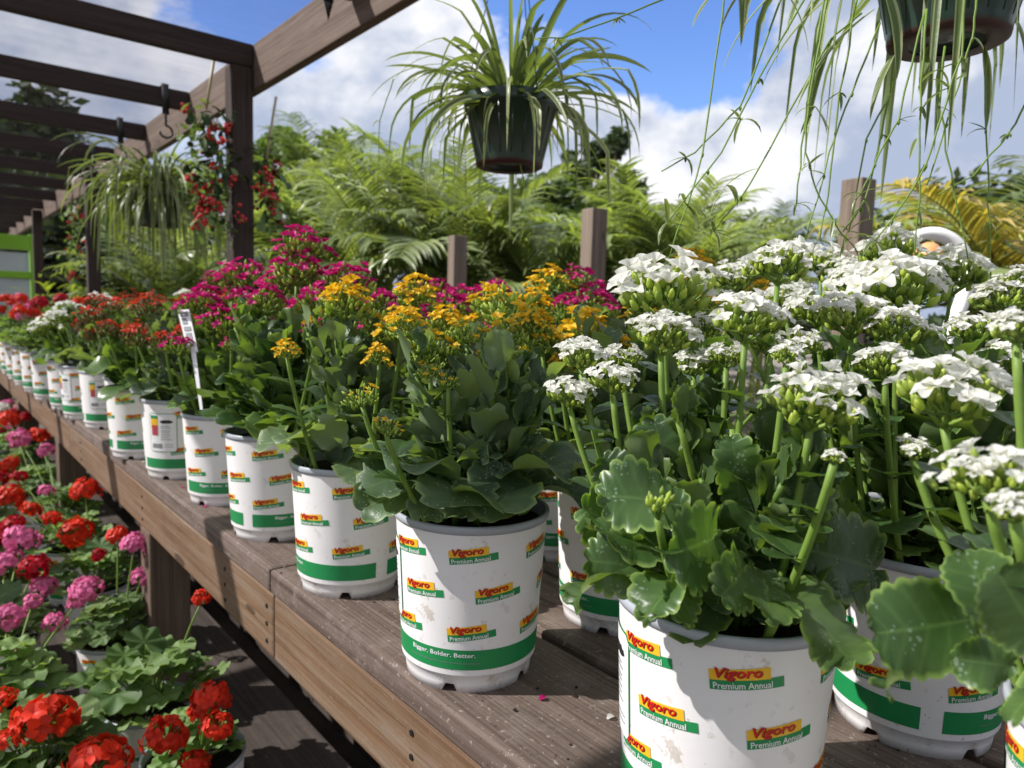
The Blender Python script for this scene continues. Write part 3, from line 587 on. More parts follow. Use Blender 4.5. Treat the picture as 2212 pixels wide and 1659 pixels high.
#BENCH
# ------------------------------------------------------------------ ground, bench, shelf
mb = MB(); mb.add([(-120, -120, GZ), (120, -120, GZ), (120, 120, GZ), (-120, 120, GZ)], [(0, 1, 2, 3)], m_ground); struct('ground', mb.mesh('ground', False))
EX = 0.383
bench = thing('plant_bench', 'long brown wooden bench carrying the potted kalanchoes, with a thick fascia board', 'bench', (EX, 1.0, GZ))
def part(name, mb_, par, base, smooth=False):
    me = mb_.mesh(name, smooth)
    for v in me.vertices: v.co -= Vector(base)
    return ob(name, me, par)
BB = (EX, 1.0, GZ)
joints = [-1.6, 1.005, 2.82, 4.65, 6.4, 8.2]
xs = [(0.383, 0.558), (0.571, 0.706), (0.719, 0.854), (0.867, 1.035)]
for i in range(len(joints)-1):
    for j, (a, b) in enumerate(xs):
        q = MB(); sh = 0.0 if j == 0 else 0.33*j; q.box((a, joints[i]+sh+0.0015, -0.036+0.0004*j), (b, joints[i+1]+sh-0.0015, -0.0006*j*(i % 2)), m_top, 0.005); part('top_board', q, bench, BB)
    q = MB(); q.box((EX+0.006, joints[i]+0.001, -0.140), (EX+0.036, joints[i+1]-0.001, -0.040), m_fascia, 0.005); part('fascia_board', q, bench, BB)
    q = MB(); q.box((1.00, joints[i]+0.001, -0.140), (1.03, joints[i+1]-0.001, -0.040), m_fascia, 0.004); part('rear_fascia', q, bench, BB)
for y in (0.42, 1.755, 3.10, 4.46, 5.8, 7.2):
    for x in (0.392, 0.905):
        q = MB(); q.box((x, y, GZ), (x+0.088, y+0.088, -0.142), m_leg, 0.004); part('leg', q, bench, BB)
    q = MB(); q.box((EX+0.04, y+0.092, -0.138), (0.995, y+0.13, -0.042), m_leg, 0.003); part('cross_joist', q, bench, BB)
# screws on the fascia
q = MB()
for y in (0.62, 1.03, 1.22, 1.8, 2.6):
    for z in (-0.065, -0.092, -0.119): q.tube([(EX+0.0075, y+0.003*z, z), (EX+0.0045, y+0.003*z, z)], 0.0035, m_black, 8)
part('screw', q, bench, BB)
SZ = -0.575
shelf = thing('lower_shelf', 'low plank shelf, boards darkened for shade, below the bench holding the geraniums', 'shelf', (0.1, 2.0, GZ)); SB = (0.1, 2.0, GZ)
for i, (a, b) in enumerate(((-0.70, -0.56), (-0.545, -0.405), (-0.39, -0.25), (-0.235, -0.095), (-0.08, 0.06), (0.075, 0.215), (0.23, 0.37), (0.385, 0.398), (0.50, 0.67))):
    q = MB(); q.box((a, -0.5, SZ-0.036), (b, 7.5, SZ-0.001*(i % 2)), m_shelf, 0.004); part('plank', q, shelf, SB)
for y in (-0.3, 1.2, 2.7, 4.2, 5.7, 7.1):
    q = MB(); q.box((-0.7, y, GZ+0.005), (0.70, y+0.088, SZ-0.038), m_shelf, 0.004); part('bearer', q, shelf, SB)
pal = thing('slatted_pallet', 'pale slatted pallet lying low under the bench beyond the dark gap', 'pallet', (0.8, 2, GZ)); yy = -0.6; wds = (.27, .14, .30, .10, .36, .2, .14, .3)
for i in range(26):
    w_ = wds[i % 8]; q = MB(); q.box((0.797+0.006*(i % 3), yy, -0.632), (1.45, yy+w_-.006, -0.600), m_pallet, 0.004); part('slat', q, pal, (0.8, 2, GZ)); yy += w_
for x in (0.83, 1.36):
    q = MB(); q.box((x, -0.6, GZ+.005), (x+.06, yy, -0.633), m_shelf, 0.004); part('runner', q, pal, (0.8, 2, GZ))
# empty trays under the bench
def tray(x, y, z, rz, lab):
    q = MB(); q.box((-0.13, -0.26, 0), (0.13, 0.26, 0.004), m_blackp)
    for a, b in (((-0.13, -0.26, 0.004), (-0.125, 0.26, 0.06)), ((0.125, -0.26, 0.004), (0.13, 0.26, 0.06)), ((-0.125, -0.26, 0.004), (0.125, -0.255, 0.06)), ((-0.125, 0.255, 0.004), (0.125, 0.26, 0.06))): q.box(a, b, m_blackp)
    for i in range(3): q.box((-0.125, -0.13+i*0.13-0.003, 0.004), (0.125, -0.13+i*0.13+0.003, 0.03), m_blackp)
    o = ob('nursery_tray', q.mesh('nursery_tray', False), None, (x, y, z), (0, 0, rz)); tag(o, lab, 'tray')
tray(1.0, 1.95, -0.598, 0.0, 'empty black plastic tray under the bench, farther of the two')
tray(1.03, 0.92, -0.598, -0.02, 'empty black plastic tray under the bench at the lower frame edge')
# loose soil, leaf bits and fallen petals on the boards
rg = random.Random(31); mb = MB()
for i in range(420):
    x = rg.uniform(.39, 1.02); y = rg.uniform(-.1, 1.0) if rg.random() < .6 else rg.uniform(1.0, 5.0); r_ = rg.uniform(.0006, .0022)*(1.6 if rg.random() < .08 else 1)
    if min(abs(x-g) for g in (.5645, .7125, .8605)) < .010: continue
    v = [(x+r_*math.cos(a)*rg.uniform(.6, 1.3), y+r_*math.sin(a)*rg.uniform(.6, 1.3), .0005) for a in np.linspace(0, 5.2, 6)]+[(x, y, r_*rg.uniform(.7, 1.3))]
    mb.add(v, [(k, (k+1) % 6, 6) for k in range(6)], m_soil if rg.random() < .75 else m_bark)
for i in range(26):
    x = rg.uniform(.40, .55); y = rg.uniform(.1, 2.6); a = rg.random()*6.28; petal_(mb, (x, y, .002), (math.cos(a), math.sin(a), .15), .008, .007, (0, 0, 1), P[rg.choice(('white', 'yellow', 'magenta'))], .3, .6, 4)
struct('soil_crumbs', mb.mesh('soil_crumbs'), 'stuff')
#PERGOLA
# ------------------------------------------------------------------ pergola
perg = thing('pergola', 'dark brown wooden pergola over the bench, with rafters and a clear roof sheet', 'pergola', (1.085, 3.15, GZ)); PB = (1.085, 3.15, GZ)
ry = [3.13+0.912*i for i in range(-3, 12)]
for y in ry:
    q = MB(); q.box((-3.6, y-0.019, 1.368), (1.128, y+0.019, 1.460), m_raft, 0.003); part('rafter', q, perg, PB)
q = MB(); q.box((1.131, -1.0, 1.278), (1.171, 13.3, 1.464), m_beam, 0.004); part('beam', q, perg, PB)
for y in (3.112, 6.40, 9.6, -0.4):
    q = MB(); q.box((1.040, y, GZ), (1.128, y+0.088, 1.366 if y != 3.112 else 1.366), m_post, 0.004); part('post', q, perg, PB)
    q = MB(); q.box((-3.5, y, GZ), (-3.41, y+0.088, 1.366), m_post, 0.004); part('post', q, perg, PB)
q = MB(); q.box((-3.62, -1.1, 1.466), (1.20, 13.4, 1.470), m_roof); part('roof_sheet', q, perg, PB)
def hook(x, y, lab, long_=0.0, curl=True):
    mbk = MB(); z = 1.462
    a = [(0, -0.025, 0.004), (0, 0.025, 0.004), (0, 0.027, -0.10)]
    mbk.box((-0.012, -0.0245, 0.010), (0.012, 0.0245, 0.014), m_black); mbk.box((-0.016, -0.0275, -0.135), (0.016, -0.0235, 0.014), m_black); mbk.box((-0.012, 0.0235, -0.05), (0.012, 0.0275, 0.014), m_black)
    pts = [(0, -0.0255, -0.12), (0, -0.0255, -0.17-long_)]+[(0.03*math.sin(t)*1.0-0.0, -0.0255, -0.20-long_-0.03*math.cos(t)+0.0) for t in np.linspace(math.pi, -math.pi*0.5, 10)]
    if curl: mbk.tube(pts, 0.006, m_black, 8)
    else: mbk.add([(-.016, -.0275, -.13), (.016, -.0275, -.13), (0, -.0275, -.19), (-.016, -.0235, -.13), (.016, -.0235, -.13), (0, -.0235, -.19)], [(0, 2, 1), (3, 4, 5), (0, 3, 5, 2), (1, 2, 5, 4), (0, 1, 4, 3)], m_black)
    o = ob('plant_hook', mbk.mesh('plant_hook'), None, (x, y, z)); tag(o, lab, 'hook'); return o
#HANG
# ------------------------------------------------------------------ spider plants
def ribbon(mb_, p, az, el, L, W, droop, mt, n=10, twist=0.0, kink=None):
    d = np.array([math.cos(az), math.sin(az)]); pos = np.array(p, float); e = el; ds = L/n; pts = [pos.copy()]; es = [e]
    for i in range(n):
        e = max(-1.5, e-droop*(0.5+1.1*i/n)/n*(1.0 if not kink or i != kink else 6)); pos = pos+ds*np.array([d[0]*math.cos(e), d[1]*math.cos(e), math.sin(e)]); pts.append(pos.copy()); es.append(e)
    V = []; UV = []; sd0 = np.array([-d[1], d[0], 0])
    for i, q in enumerate(pts):
        t = i/n; w_ = W*0.5*min(1, (0.45+2.2*t))*(1-t**3)**0.8*(1 if t < 0.98 else 0.05); tw = twist*t
        nn = np.array([-d[0]*math.sin(es[i]), -d[1]*math.sin(es[i]), math.cos(es[i])]); sd = sd0*math.cos(tw)+nn*math.sin(tw); up_ = nn*math.cos(tw)-sd0*math.sin(tw)
        for j in (-1, -0.5, 0, 0.5, 1): V.append(q+sd*w_*j+up_*abs(j)*w_*0.35); UV.append((abs(j), t))
    idx = np.arange(len(V)).reshape(-1, 5); F = np.stack([idx[:-1, :-1], idx[1:, :-1], idx[1:, 1:], idx[:-1, 1:]], -1).reshape(-1, 4)
    mb_.add(V, F, mt, UV); return pts
def plantlet(mb_, p, s, rg):
    for i in range(rg.randint(4, 8)): ribbon(mb_, p, rg.random()*6.28, rg.uniform(-0.9, 0.9), s*rg.uniform(0.5, 1.1), s*0.10, rg.uniform(0.3, 1.6), m_spider, 5)
def spider(loc, Rr, nleaf, seed, label, lmin, lmax, hangz, trails=(), W=0.012, el=(0.2, 1.45), hk=None, dense=1.0, droop=(1.8, 3.4)):
    rg = random.Random(seed); t = thing('hanging_spider_plant', label, 'hanging plant', loc, 'spider plants hanging from the pergola')
    H = Rr*1.42; mb_ = MB(); Rb = Rr*0.72
    prof = [(0, 0.004), (Rb*0.55, 0.012), (Rb*0.6, 0.002), (Rb*0.95, 0.0), (Rb, 0.006), (Rb*1.01, H*0.10), (Rb*1.0+0.001, H*0.11), (Rr*0.945, H*0.82), (Rr*0.99, H*0.83), (Rr*1.0, H*0.86), (Rr*1.01, H*0.99), (Rr*0.98, H), (Rr*0.95, H*0.97), (Rr*0.93, H*0.85)]
    mb_.lathe(prof, m_hang, 64)
    for i in range(20):
        a = i*2*math.pi/20; mb_.tube([((Rb*1.0+0.0005)*math.cos(a), (Rb*1.0+0.0005)*math.sin(a), H*0.12), (Rr*0.943*math.cos(a), Rr*0.943*math.sin(a), H*0.80)], 0.0016, m_hang, 4)
    ob('hanging_pot', mb_.mesh('hanging_pot'), t)
    mb_ = MB(); mb_.lathe([(0, H*0.88), (Rr*0.93, H*0.87)], m_soil, 32); ob('soil', mb_.mesh('soil'), t)
    mb_ = MB(); mb_.lathe([(Rb*.62, -0.0005), (Rb*0.9, -0.0022), (Rb*.985, 0.001), (Rb*1.004, 0.008)], m_ring, 48); ob('underside_ring', mb_.mesh('underside_ring'), t)  # thin dull red ring around the underside of the pot
    for i in range(3):
        a = i*2*math.pi/3+0.4; w_ = MB(); w_.tube([(Rr*0.99*math.cos(a), Rr*0.99*math.sin(a), H*0.95), (0.004*math.cos(a), 0.004*math.sin(a), hangz-loc[2]-0.004*i)], 0.0011, m_hang, 5); ob('hanger_wire', w_.mesh('hanger_wire'), t)
    mb_ = MB()
    for i in range(nleaf):
        a = i*2.39996+rg.uniform(-.3, .3); e = rg.uniform(*el); r_ = Rr*0.4*math.sqrt(rg.random()); L = rg.uniform(lmin, lmax)
        ribbon(mb_, (r_*math.cos(a), r_*math.sin(a), H*0.9), a, e, L, W*rg.uniform(0.6, 1.2), rg.uniform(*droop), m_spider, 14, rg.uniform(-1.6, 1.6), rg.choice((None, None, 6, 9)))
    ob('foliage', mb_.mesh('foliage'), t)
    for pts in trails:
        mb_ = MB(); q = [np.array(p)-np.array(loc) for p in pts]; fine = []
        for i in range(len(q)-1):
            for u in np.linspace(0, 1, 5)[:-1]: fine.append(q[i]*(1-u)+q[i+1]*u)
        fine.append(q[-1]); fine = [p+np.array([rg.uniform(-1, 1), rg.uniform(-1, 1), 0])*0.0012 for p in fine]
        mb_.tube(fine, [0.0013-0.0005*i/len(fine) for i in range(len(fine))], m_kstem, 5)
        for i in range(4, len(fine), 5):
            bud_(mb_, fine[i], (0, 0, -1), 0.006, 0.0018, m_kstem, 5)
            if rg.random() < 0.75:
                for _ in range(rg.randint(1, 3)): ribbon(mb_, fine[i], rg.random()*6.28, rg.uniform(-1.0, 0.6), rg.uniform(0.010, 0.030), 0.0045, rg.uniform(.2, 1.5), m_spider, 4)
        if rg.random() < 0.6: plantlet(mb_, fine[-1], rg.uniform(0.025, 0.055), rg)
        ob('trailing_stolon', mb_.mesh('trailing_stolon'), t)
    return t
def TR(*a): return [dep(x, y, d) for x, y, d in a]
c1_ = dep(1100, 362, 1.50)
spider(tuple(c1_), 0.097, 135, 11, 'striped spider plant in a dark green pot hanging in the upper middle', 0.17, 0.38, 1.245, [TR((1120, 330, 1.45), (1132, 400, 1.45), (1133, 490, 1.45)), TR((985, 230, 1.45), (980, 330, 1.45), (985, 470, 1.45)), TR((850, 170, 1.5), (820, 260, 1.5), (815, 410, 1.5))], 0.0135, (-0.1, 1.5), droop=(0.7, 2.8))
hook(float(c1_[0]), 1.331, 'black hook holding up the spider plant in the upper middle')
c2_ = dep(345, 490, 3.62)
spider(tuple(c2_), 0.12, 330, 12, 'dense pale spider plant hanging left of the berry-trimmed post', 0.28, 0.60, 1.19, [], 0.016, (-.1, 1.45), droop=(1.5, 4.0))
hk2 = dep(360, 250, 3.62)
hook(float(hk2[0]), 4.042, 'black hook on the rafter above the dense spider plant', 0.02)
hk3 = dep(715, 40, 2.42)
hook(1.03, 2.218, 'black hook plate on the rafter nearest the viewer, at the beam', 0.0, False)
hook(0.99, 4.954, 'far black hook just left of the long beam, third rafter back'); hook(1.0, 5.866, 'farthest visible black hook by the second post')
c3_ = dep(2045, 95, 0.93)
tr = [TR((1570, -60, .85), (1520, 330, .84), (1445, 560, .83)), TR((1760, -40, .82), (1640, 170, .82), (1560, 330, .81), (1440, 480, .81)),
      TR((1700, -40, .85), (1600, 230, .85), (1500, 330, .85), (1430, 370, .85)), TR((1860, 30, .85), (1790, 90, .84), (1620, 400, .83), (1540, 500, .82)),
      TR((1800, -60, .8), (1745, 220, .8), (1740, 330, .8), (1770, 430, .8), (1830, 520, .8)), TR((1790, -60, .82), (1735, 280, .82), (1720, 440, .82)),
      TR((1900, 50, .86), (1840, 200, .86), (1790, 330, .86), (1740, 520, .85)), TR((1930, 170, .84), (1905, 290, .84), (1870, 430, .84), (1820, 500, .83)),
      TR((1925, 200, .84), (1870, 300, .84), (1835, 500, .84)), TR((2000, 20, .78), (1990, 230, .78), (1985, 420, .78), (1975, 560, .78)),
      TR((2090, -40, .76), (2075, 120, .76), (2010, 330, .76), (1960, 430, .76), (1890, 520, .76)), TR((2040, 100, .8), (2030, 230, .8), (2060, 420, .8), (2090, 560, .8)),
      TR((2130, 120, .9), (2130, 280, .9), (2135, 440, .9), (2140, 600, .9)), TR((2230, 200, .85), (2180, 290, .85), (2100, 380, .85), (2030, 420, .84)),
      TR((2110, 0, .8), (2100, 80, .8), (2060, 220, .8), (2000, 400, .79)), TR((1480, -20, .95), (1330, 40, .95), (1215, 82, .95), (1165, 82, .95)),
      TR((2000, 20, .8), (1940, 260, .8), (1900, 330, .8), (1860, 420, .8)), TR((1850, 0, .83), (1815, 200, .83), (1790, 420, .83), (1770, 520, .83))]
sp3 = spider(tuple(c3_), 0.098, 70, 14, 'spider plant with trailing runners in a glossy dark green pot, upper right corner', 0.22, 0.42, 1.28, tr, 0.0115, (-0.1, 1.2), droop=(2.0, 4.2))
mb_ = MB(); rg = random.Random(77)      # long blades hanging over the rim towards the viewer
for px, py, qx, qy, d, wd in ((1905, -40, 1935, 170, .83, .019), (1890, 20, 1720, 240, .85, .014), (1660, -60, 1745, 115, .84, .012), (1840, -40, 1650, 180, .84, .013), (2010, 100, 1990, 215, .93, .018), (2125, 100, 2130, 280, .93, .012), (1800, 80, 1740, 330, .85, .010), (2170, 20, 2212, 120, .9, .014), (1590, -50, 1495, 60, .84, .011), (1640, -50, 1560, 60, .85, .012), (1760, -60, 1700, 80, .86, .012), (1930, 120, 1880, 260, .9, .012), (1600, -60, 1600, 100, .86, .012), (1700, -40, 1560, 160, .87, .010), (1980, 300, 1965, 345, .8, .006)):
    a = dep(px, py, d)-c3_; b = dep(qx, qy, d-0.02)-c3_; dv = b-a; L = np.linalg.norm(dv)*1.03; az = math.atan2(dv[1], dv[0]); e = math.asin(dv[2]/np.linalg.norm(dv))
    mb_ = MB(); ribbon(mb_, a, az, e+0.25, L, wd*.8, 0.55, m_spider, 10, rg.uniform(-.3, .3)); ob('leaf_blade', mb_.mesh('leaf_blade'), sp3)
for x, y, d in ((1600, 260, .83), (1480, 440, .82), (2050, 190, .78), (1570, 400, .82), (2030, 150, .78), (1760, 230, .82)): mb_ = MB(); plantlet(mb_, dep(x, y, d)-c3_, 0.045, rg); ob('plantlet', mb_.mesh('plantlet'), sp3)
# ------------------------------------------------------------------ berry garlands on the posts
def garland(p0, p1, wid, seed, label, n=1.0, side=0):
    rg = random.Random(seed); p0 = np.array(p0); p1 = np.array(p1); t = thing('berry_garland', label, 'garland', tuple(p1), 'berry garlands on the posts')
    g = MB(); b = MB(); r_ = MB(); sv = MB(); L = np.linalg.norm(p1-p0)
    for i in range(int(260*n)):
        q = p0+(p1-p0)*rg.random()+np.array([rg.gauss(0, wid), rg.gauss(0, wid), rg.gauss(0, 0.03)])-p1
        az = rg.random()*6.28; el = rg.uniform(-1.3, 0.6)
        k_leaf(g, q, (math.cos(az)*math.cos(el), math.sin(az)*math.cos(el), math.sin(el)), rg.uniform(0.035, 0.065), 0.026, m_needle if rg.random() < .35 else m_gleaf, 6, 3, 0.3, 0.6)
    for i in range(int(24*n)):
        c = p0+(p1-p0)*rg.random()+np.array([rg.gauss(0, wid*1.15), rg.gauss(0, wid*1.15), 0])-p1; b = MB()
        for k in range(9):
            o_ = c+np.array([rg.gauss(0, .011) for _ in range(3)]); rr = rg.uniform(0.0065, 0.0095)
            th = np.linspace(0, math.pi, 6); b.lathe([(rr*math.sin(x), -rr*math.cos(x)) for x in th], m_berry, 8, tuple(o_))
        ob('berry_sprig', b.mesh('berry_sprig'), t)
    for i in range(2):
        c = p0+(p1-p0)*(0.12+0.75*i)+np.array([0.02, -wid*1.2, 0])-p1; th = np.linspace(0, math.pi, 10); sv = MB(); sv.lathe([(0.016*math.sin(x), -0.016*math.cos(x)) for x in th], m_orn, 16, tuple(c)); ob('bauble', sv.mesh('bauble'), t)
    ob('leaves', g.mesh('leaves'), t); 
    r_.tube([p0-p1+np.array((0, 0, 0)), p0-p1+np.array((0.02, 0, 0.12)), p0-p1+np.array((0.045, 0, 0.27))], 0.006, m_ribbon, 6); ob('ribbon', r_.mesh('ribbon'), t)
garland(dep(445, 235, 2.95), dep(462, 500, 2.95), 0.040, 5, 'red berry garland with a gold ribbon on the left side of the nearest post')
garland(dep(575, 345, 3.1), dep(595, 490, 3.1), 0.034, 6, 'darker berry garland on the right side of the nearest post', 0.55)
garland(dep(152, 440, 6.0), dep(170, 610, 6.0), 0.04, 8, 'small berry garland on the second post back', 0.6)
#PLANTS
# ------------------------------------------------------------------ kalanchoes on the bench
A = (0.468, 0.303)
tA = kal_plant(*A, 'white', -78, 'nearest pot in full view, white kalanchoe with scalloped leaves, right of the middle', [
    (1430, 712, 155, .56), (1255, 758, 115, .60), (1232, 842, 110, .59), (1325, 812, 115, .57), (1612, 678, 175, .55), (1755, 850, 225, .45), (1438, 615, 235, .63), (1570, 765, 85, .60), (1683, 560, 150, .64), (1345, 770, 90, .64), (1520, 700, 90, .66), (1700, 760, 80, .52), (1802, 985, 52, .40), (1425, 1050, 75, .42, 'buds'), (1500, 780, 95, .62)], FOL_A, 0, rot=0.6)
t2 = kal_plant(0.732, 0.263, 'white', -170, 'white kalanchoe directly right of and behind the nearest full pot, second row', [
    (1842, 672, 165, .66), (1940, 700, 145, .63), (1915, 775, 130, .56), (1768, 660, 130, .72), (1925, 612, 225, .72), (1735, 735, 90, .64), (1850, 610, 140, .76), (1660, 735, 90, .66)], FOL[0], 0)
t3 = kal_plant(0.505, 0.045, 'white', -100, 'white kalanchoe cut off by the right frame edge, with very large leaves', [
    (2045, 830, 255, .42), (2140, 1015, 190, .32), (2200, 700, 120, .38), (2195, 1090, 110, .30), (1975, 965, 80, .43)], FOL_A, 0, rot=2.4)
kal_plant(0.99, 0.10, 'white', 20, 'white kalanchoe deepest on the right, mostly beyond the frame', [(2165, 775, 125, .62), (2110, 705, 120, .66), (2085, 770, 80, .72), (2165, 640, 130, .80), (2200, 600, 90, .80)], FOL[2], 0)
kal_plant(0.97, 0.42, 'white', 10, 'tall white kalanchoe at the back, below the thick fence post', [(1925, 532, 150, .88), (2060, 578, 160, .88), (1835, 585, 125, .93), (1775, 560, 110, .97), (1585, 592, 110, .95), (1990, 600, 120, .84), (1700, 640, 120, .9)], FOL[0], 0)
t1 = kal_plant(0.453, 0.609, 'yellow', -88, 'yellow-orange kalanchoe standing alone in the middle front, all sides of its pot clear', [
    (930, 735, 135, .77, 'yellowbud'), (1100, 708, 130, .80, 'yellowbud'), (968, 815, 62, .71, 'yellowbud'), (1122, 762, 62, .77, 'yellowbud'), (783, 845, 95, .72, 'yellowbud'), (880, 690, 110, .80, 'yellow'), (1010, 705, 105, .80, 'yellowbud'), (1060, 760, 80, .77, 'yellowbud'), (1150, 690, 115, .82, 'yellow'), (930, 790, 75, .73, 'yellowbud'), (835, 912, 80, .65, 'yellowbud'), (1105, 640, 165, .88, 'yellowbud')], FOL_P, 0, rot=1.9)
kal_plant(0.459, 0.898, 'yellow', -150, 'yellow-orange kalanchoe, second front-row pot behind the one standing clear', [
    (745, 640, 150, .95), (620, 748, 66, .88), (900, 620, 115, 1.0), (865, 692, 120, .93), (960, 690, 110, .95), (820, 760, 70, .9)], FOL[1], 0)
kal_plant(0.68, 0.60, 'yellow', 60, 'yellow-orange kalanchoe half hidden behind the nearest full pot', [(1265, 700, 150, .95), (1400, 668, 115, .95), (1172, 722, 110, .9), (1335, 742, 85, .88), (1210, 780, 60, .85)], FOL[1], 0)
kal_plant(0.79, 0.84, 'yellow', 130, 'yellow-orange kalanchoe behind and right of the one standing clear', [(1188, 595, 100, 1.15), (1150, 655, 120, 1.1), (1060, 640, 110, 1.12), (1010, 700, 90, 1.1)], FOL[3], 0)
kal_plant(0.97, 0.74, 'yellow', 0, 'orange kalanchoe at the back, seen between the white flower heads', [(1495, 565, 105, 1.16), (1392, 655, 95, 1.1), (1530, 650, 85, 1.12), (1800, 640, 70, 1.0), (1640, 620, 70, 1.1)], FOL[0], 0)
kal_plant(0.463, 1.18, 'magenta', 140, 'tallest magenta kalanchoe, third front-row pot behind the one standing clear', [
    (652, 520, 130, 1.22), (640, 568, 130, 1.2), (752, 598, 140, 1.2), (690, 640, 130, 1.15), (575, 640, 110, 1.2), (683, 700, 60, 1.08), (610, 600, 110, 1.25)], FOL[2], 0)
kal_plant(0.465, 1.436, 'magenta', 100, 'magenta kalanchoe just right of the white plant tag', [
    (525, 585, 118, 1.42), (440, 645, 118, 1.38), (490, 688, 120, 1.35), (385, 740, 72, 1.3), (520, 640, 110, 1.4), (462, 600, 60, 1.45), (500, 740, 50, 1.28)], FOL[0], 0)
kal_plant(0.74, 1.14, 'magenta', 10, 'magenta kalanchoe in the second row behind the yellow-orange heads', [(965, 648, 110, 1.38), (820, 650, 125, 1.33), (1010, 640, 100, 1.42), (880, 655, 100, 1.36), (940, 620, 80, 1.4)], FOL[2], 0)
kal_plant(0.96, 1.04, 'magenta', 10, 'magenta kalanchoe at the back, in front of the middle fence post', [(1250, 592, 88, 1.5), (1275, 640, 130, 1.48), (1220, 660, 100, 1.42), (1070, 620, 80, 1.5), (1310, 660, 80, 1.45)], FOL[0], 0)
ordn = ['first', 'second', 'third', 'fourth', 'fifth', 'sixth', 'seventh', 'eighth', 'ninth', 'tenth', 'eleventh', 'twelfth', 'thirteenth', 'fourteenth', 'fifteenth']
fr = [(0.451, 1.705, 'orange', -28), (0.431, 1.971, 'orange', 120), (0.475, 2.235, 'orange', 60), (0.452, 2.477, 'orange', -22), (0.43, 2.70, 'white', -60), (0.425, 2.95, 'white', 90)]
for i, (x, y, kd, fc) in enumerate(fr):
    kal_plant(x, y, kd, fc, '%s kalanchoe, %s front-row pot left of the white plant tag' % (LABCOL[kd], ordn[i]), None, None, 9, lift=-0.03 if kd == 'orange' else -0.05)
for r_, X in enumerate((0.71, 0.955)):
    for i in range(6):
        y = 1.42+0.265*i; kd = 'magenta' if i < 1 else ('orange' if i < 5 else 'white')
        kal_plant(X+rng.uniform(-.01, .01), y, kd, rng.uniform(90, 270), '%s kalanchoe, %s far pot of the %s row, behind the white tag' % (LABCOL[kd], ordn[i], ('middle', 'rear')[r_]), None, None, 8, lift=0.0 if kd == 'magenta' else -0.03)
def hero_leaf(t, base_px, tip_px, d0, d1, wr, mt, fold=0.2, bend=0.5, wav=0.6, roll=0.0, upv=(0, 0, 1), lobes=9, cren=0.085, flipn=False):
    o = np.array(t.location); a = dep(base_px[0], base_px[1], d0)-o; b = dep(tip_px[0], tip_px[1], d1)-o; L = np.linalg.norm(b-a)
    d = (b-a)/L; dd, s, n = frame(d, upv); d = nrm(d+n*bend*0.5); mb_ = MB()
    k_leaf(mb_, a, d, L*(1+bend*bend/24), L*wr, mt, 36, lobes, fold, bend, wav, upv, 0.10, cren, rng.random()*6, roll); ob('large_leaf', mb_.mesh('large_leaf'), t)
CV = -fw   # leaves whose face is turned to the viewer
for b_, t_, d0, d1, wr, fo, be, wv_, ro, uv_ in (
    ((1640, 1260), (1830, 1440), .46, .40, .75, .25, .9, .8, .2, (0.2, -.2, 1)), ((1500, 1250), (1270, 1150), .48, .46, .7, .3, .7, .8, -.3, (0, 0, 1)), ((1560, 1230), (1370, 1330), .46, .43, .55, .5, .9, .9, .3, (0, 0, 1)),
    ((1700, 1180), (1900, 1240), .47, .50, .8, .2, .5, .6, .1, CV+np.array((0, 0, .6))), ((1600, 1200), (1560, 1290), .45, .41, .8, .3, 1.2, .6, 0, CV), ((1560, 1150), (1440, 1200), .46, .42, .9, .3, .5, .5, 0, CV), ((1500, 1100), (1290, 1060), .48, .47, .75, .3, .5, .6, .2, CV+np.array((0, 0, .5))),
    ((1420, 1180), (1250, 1095), .50, .49, .8, .25, .4, .6, 0, CV+np.array((0, 0, .4))), ((1440, 1230), (1262, 1210), .48, .47, .75, .3, .5, .7, 0, CV+np.array((0, 0, .3))), ((1450, 1200), (1225, 1300), .48, .47, .45, .3, .7, .8, .2, (0, 0, 1)), ((1480, 1260), (1450, 1330), .45, .42, .9, .3, .6, .7, 0, CV), ((1640, 1230), (1660, 1340), .45, .41, .8, .3, .6, .7, 0, CV), ((1400, 1100), (1300, 985), .52, .52, .75, .3, .3, .6, 0, CV),
    ((1700, 1150), (1760, 1000), .48, .47, .8, .25, .4, .6, 0, CV), ((1600, 1120), (1580, 940), .5, .49, .55, .3, .4, .6, 0, CV), ((1470, 1120), (1410, 900), .52, .52, .6, .3, .3, .6, 0, CV)):
    hero_leaf(tA, b_, t_, d0, d1, wr, m_kleaf, fo, be, wv_, ro, uv_)
for b_, t_, d0, d1, wr, fo, be, wv_, ro, uv_ in (
    ((2140, 1330), (1880, 1370), .33, .33, .80, .10, .35, .5, 0, CV+np.array((-.1, 0, .2))), ((2190, 1400), (2080, 1190), .31, .33, .75, .2, .3, .4, 0, CV), ((2260, 1420), (2150, 1230), .29, .29, .85, .15, .3, .3, 0, CV),
    ((2200, 1440), (2060, 1440), .31, .31, .8, .35, .5, .9, -.5, CV+np.array((0, 0, .8))), ((2150, 1420), (1890, 1480), .34, .35, .45, .3, .8, .9, .4, (0, 0, 1)), ((2240, 1500), (2180, 1560), .30, .29, .5, .4, .9, .8, 0, (0, 0, 1))):
    hero_leaf(t3, b_, t_, d0, d1, wr, m_kleaf, fo, be, wv_, ro, uv_, 11, 0.085)
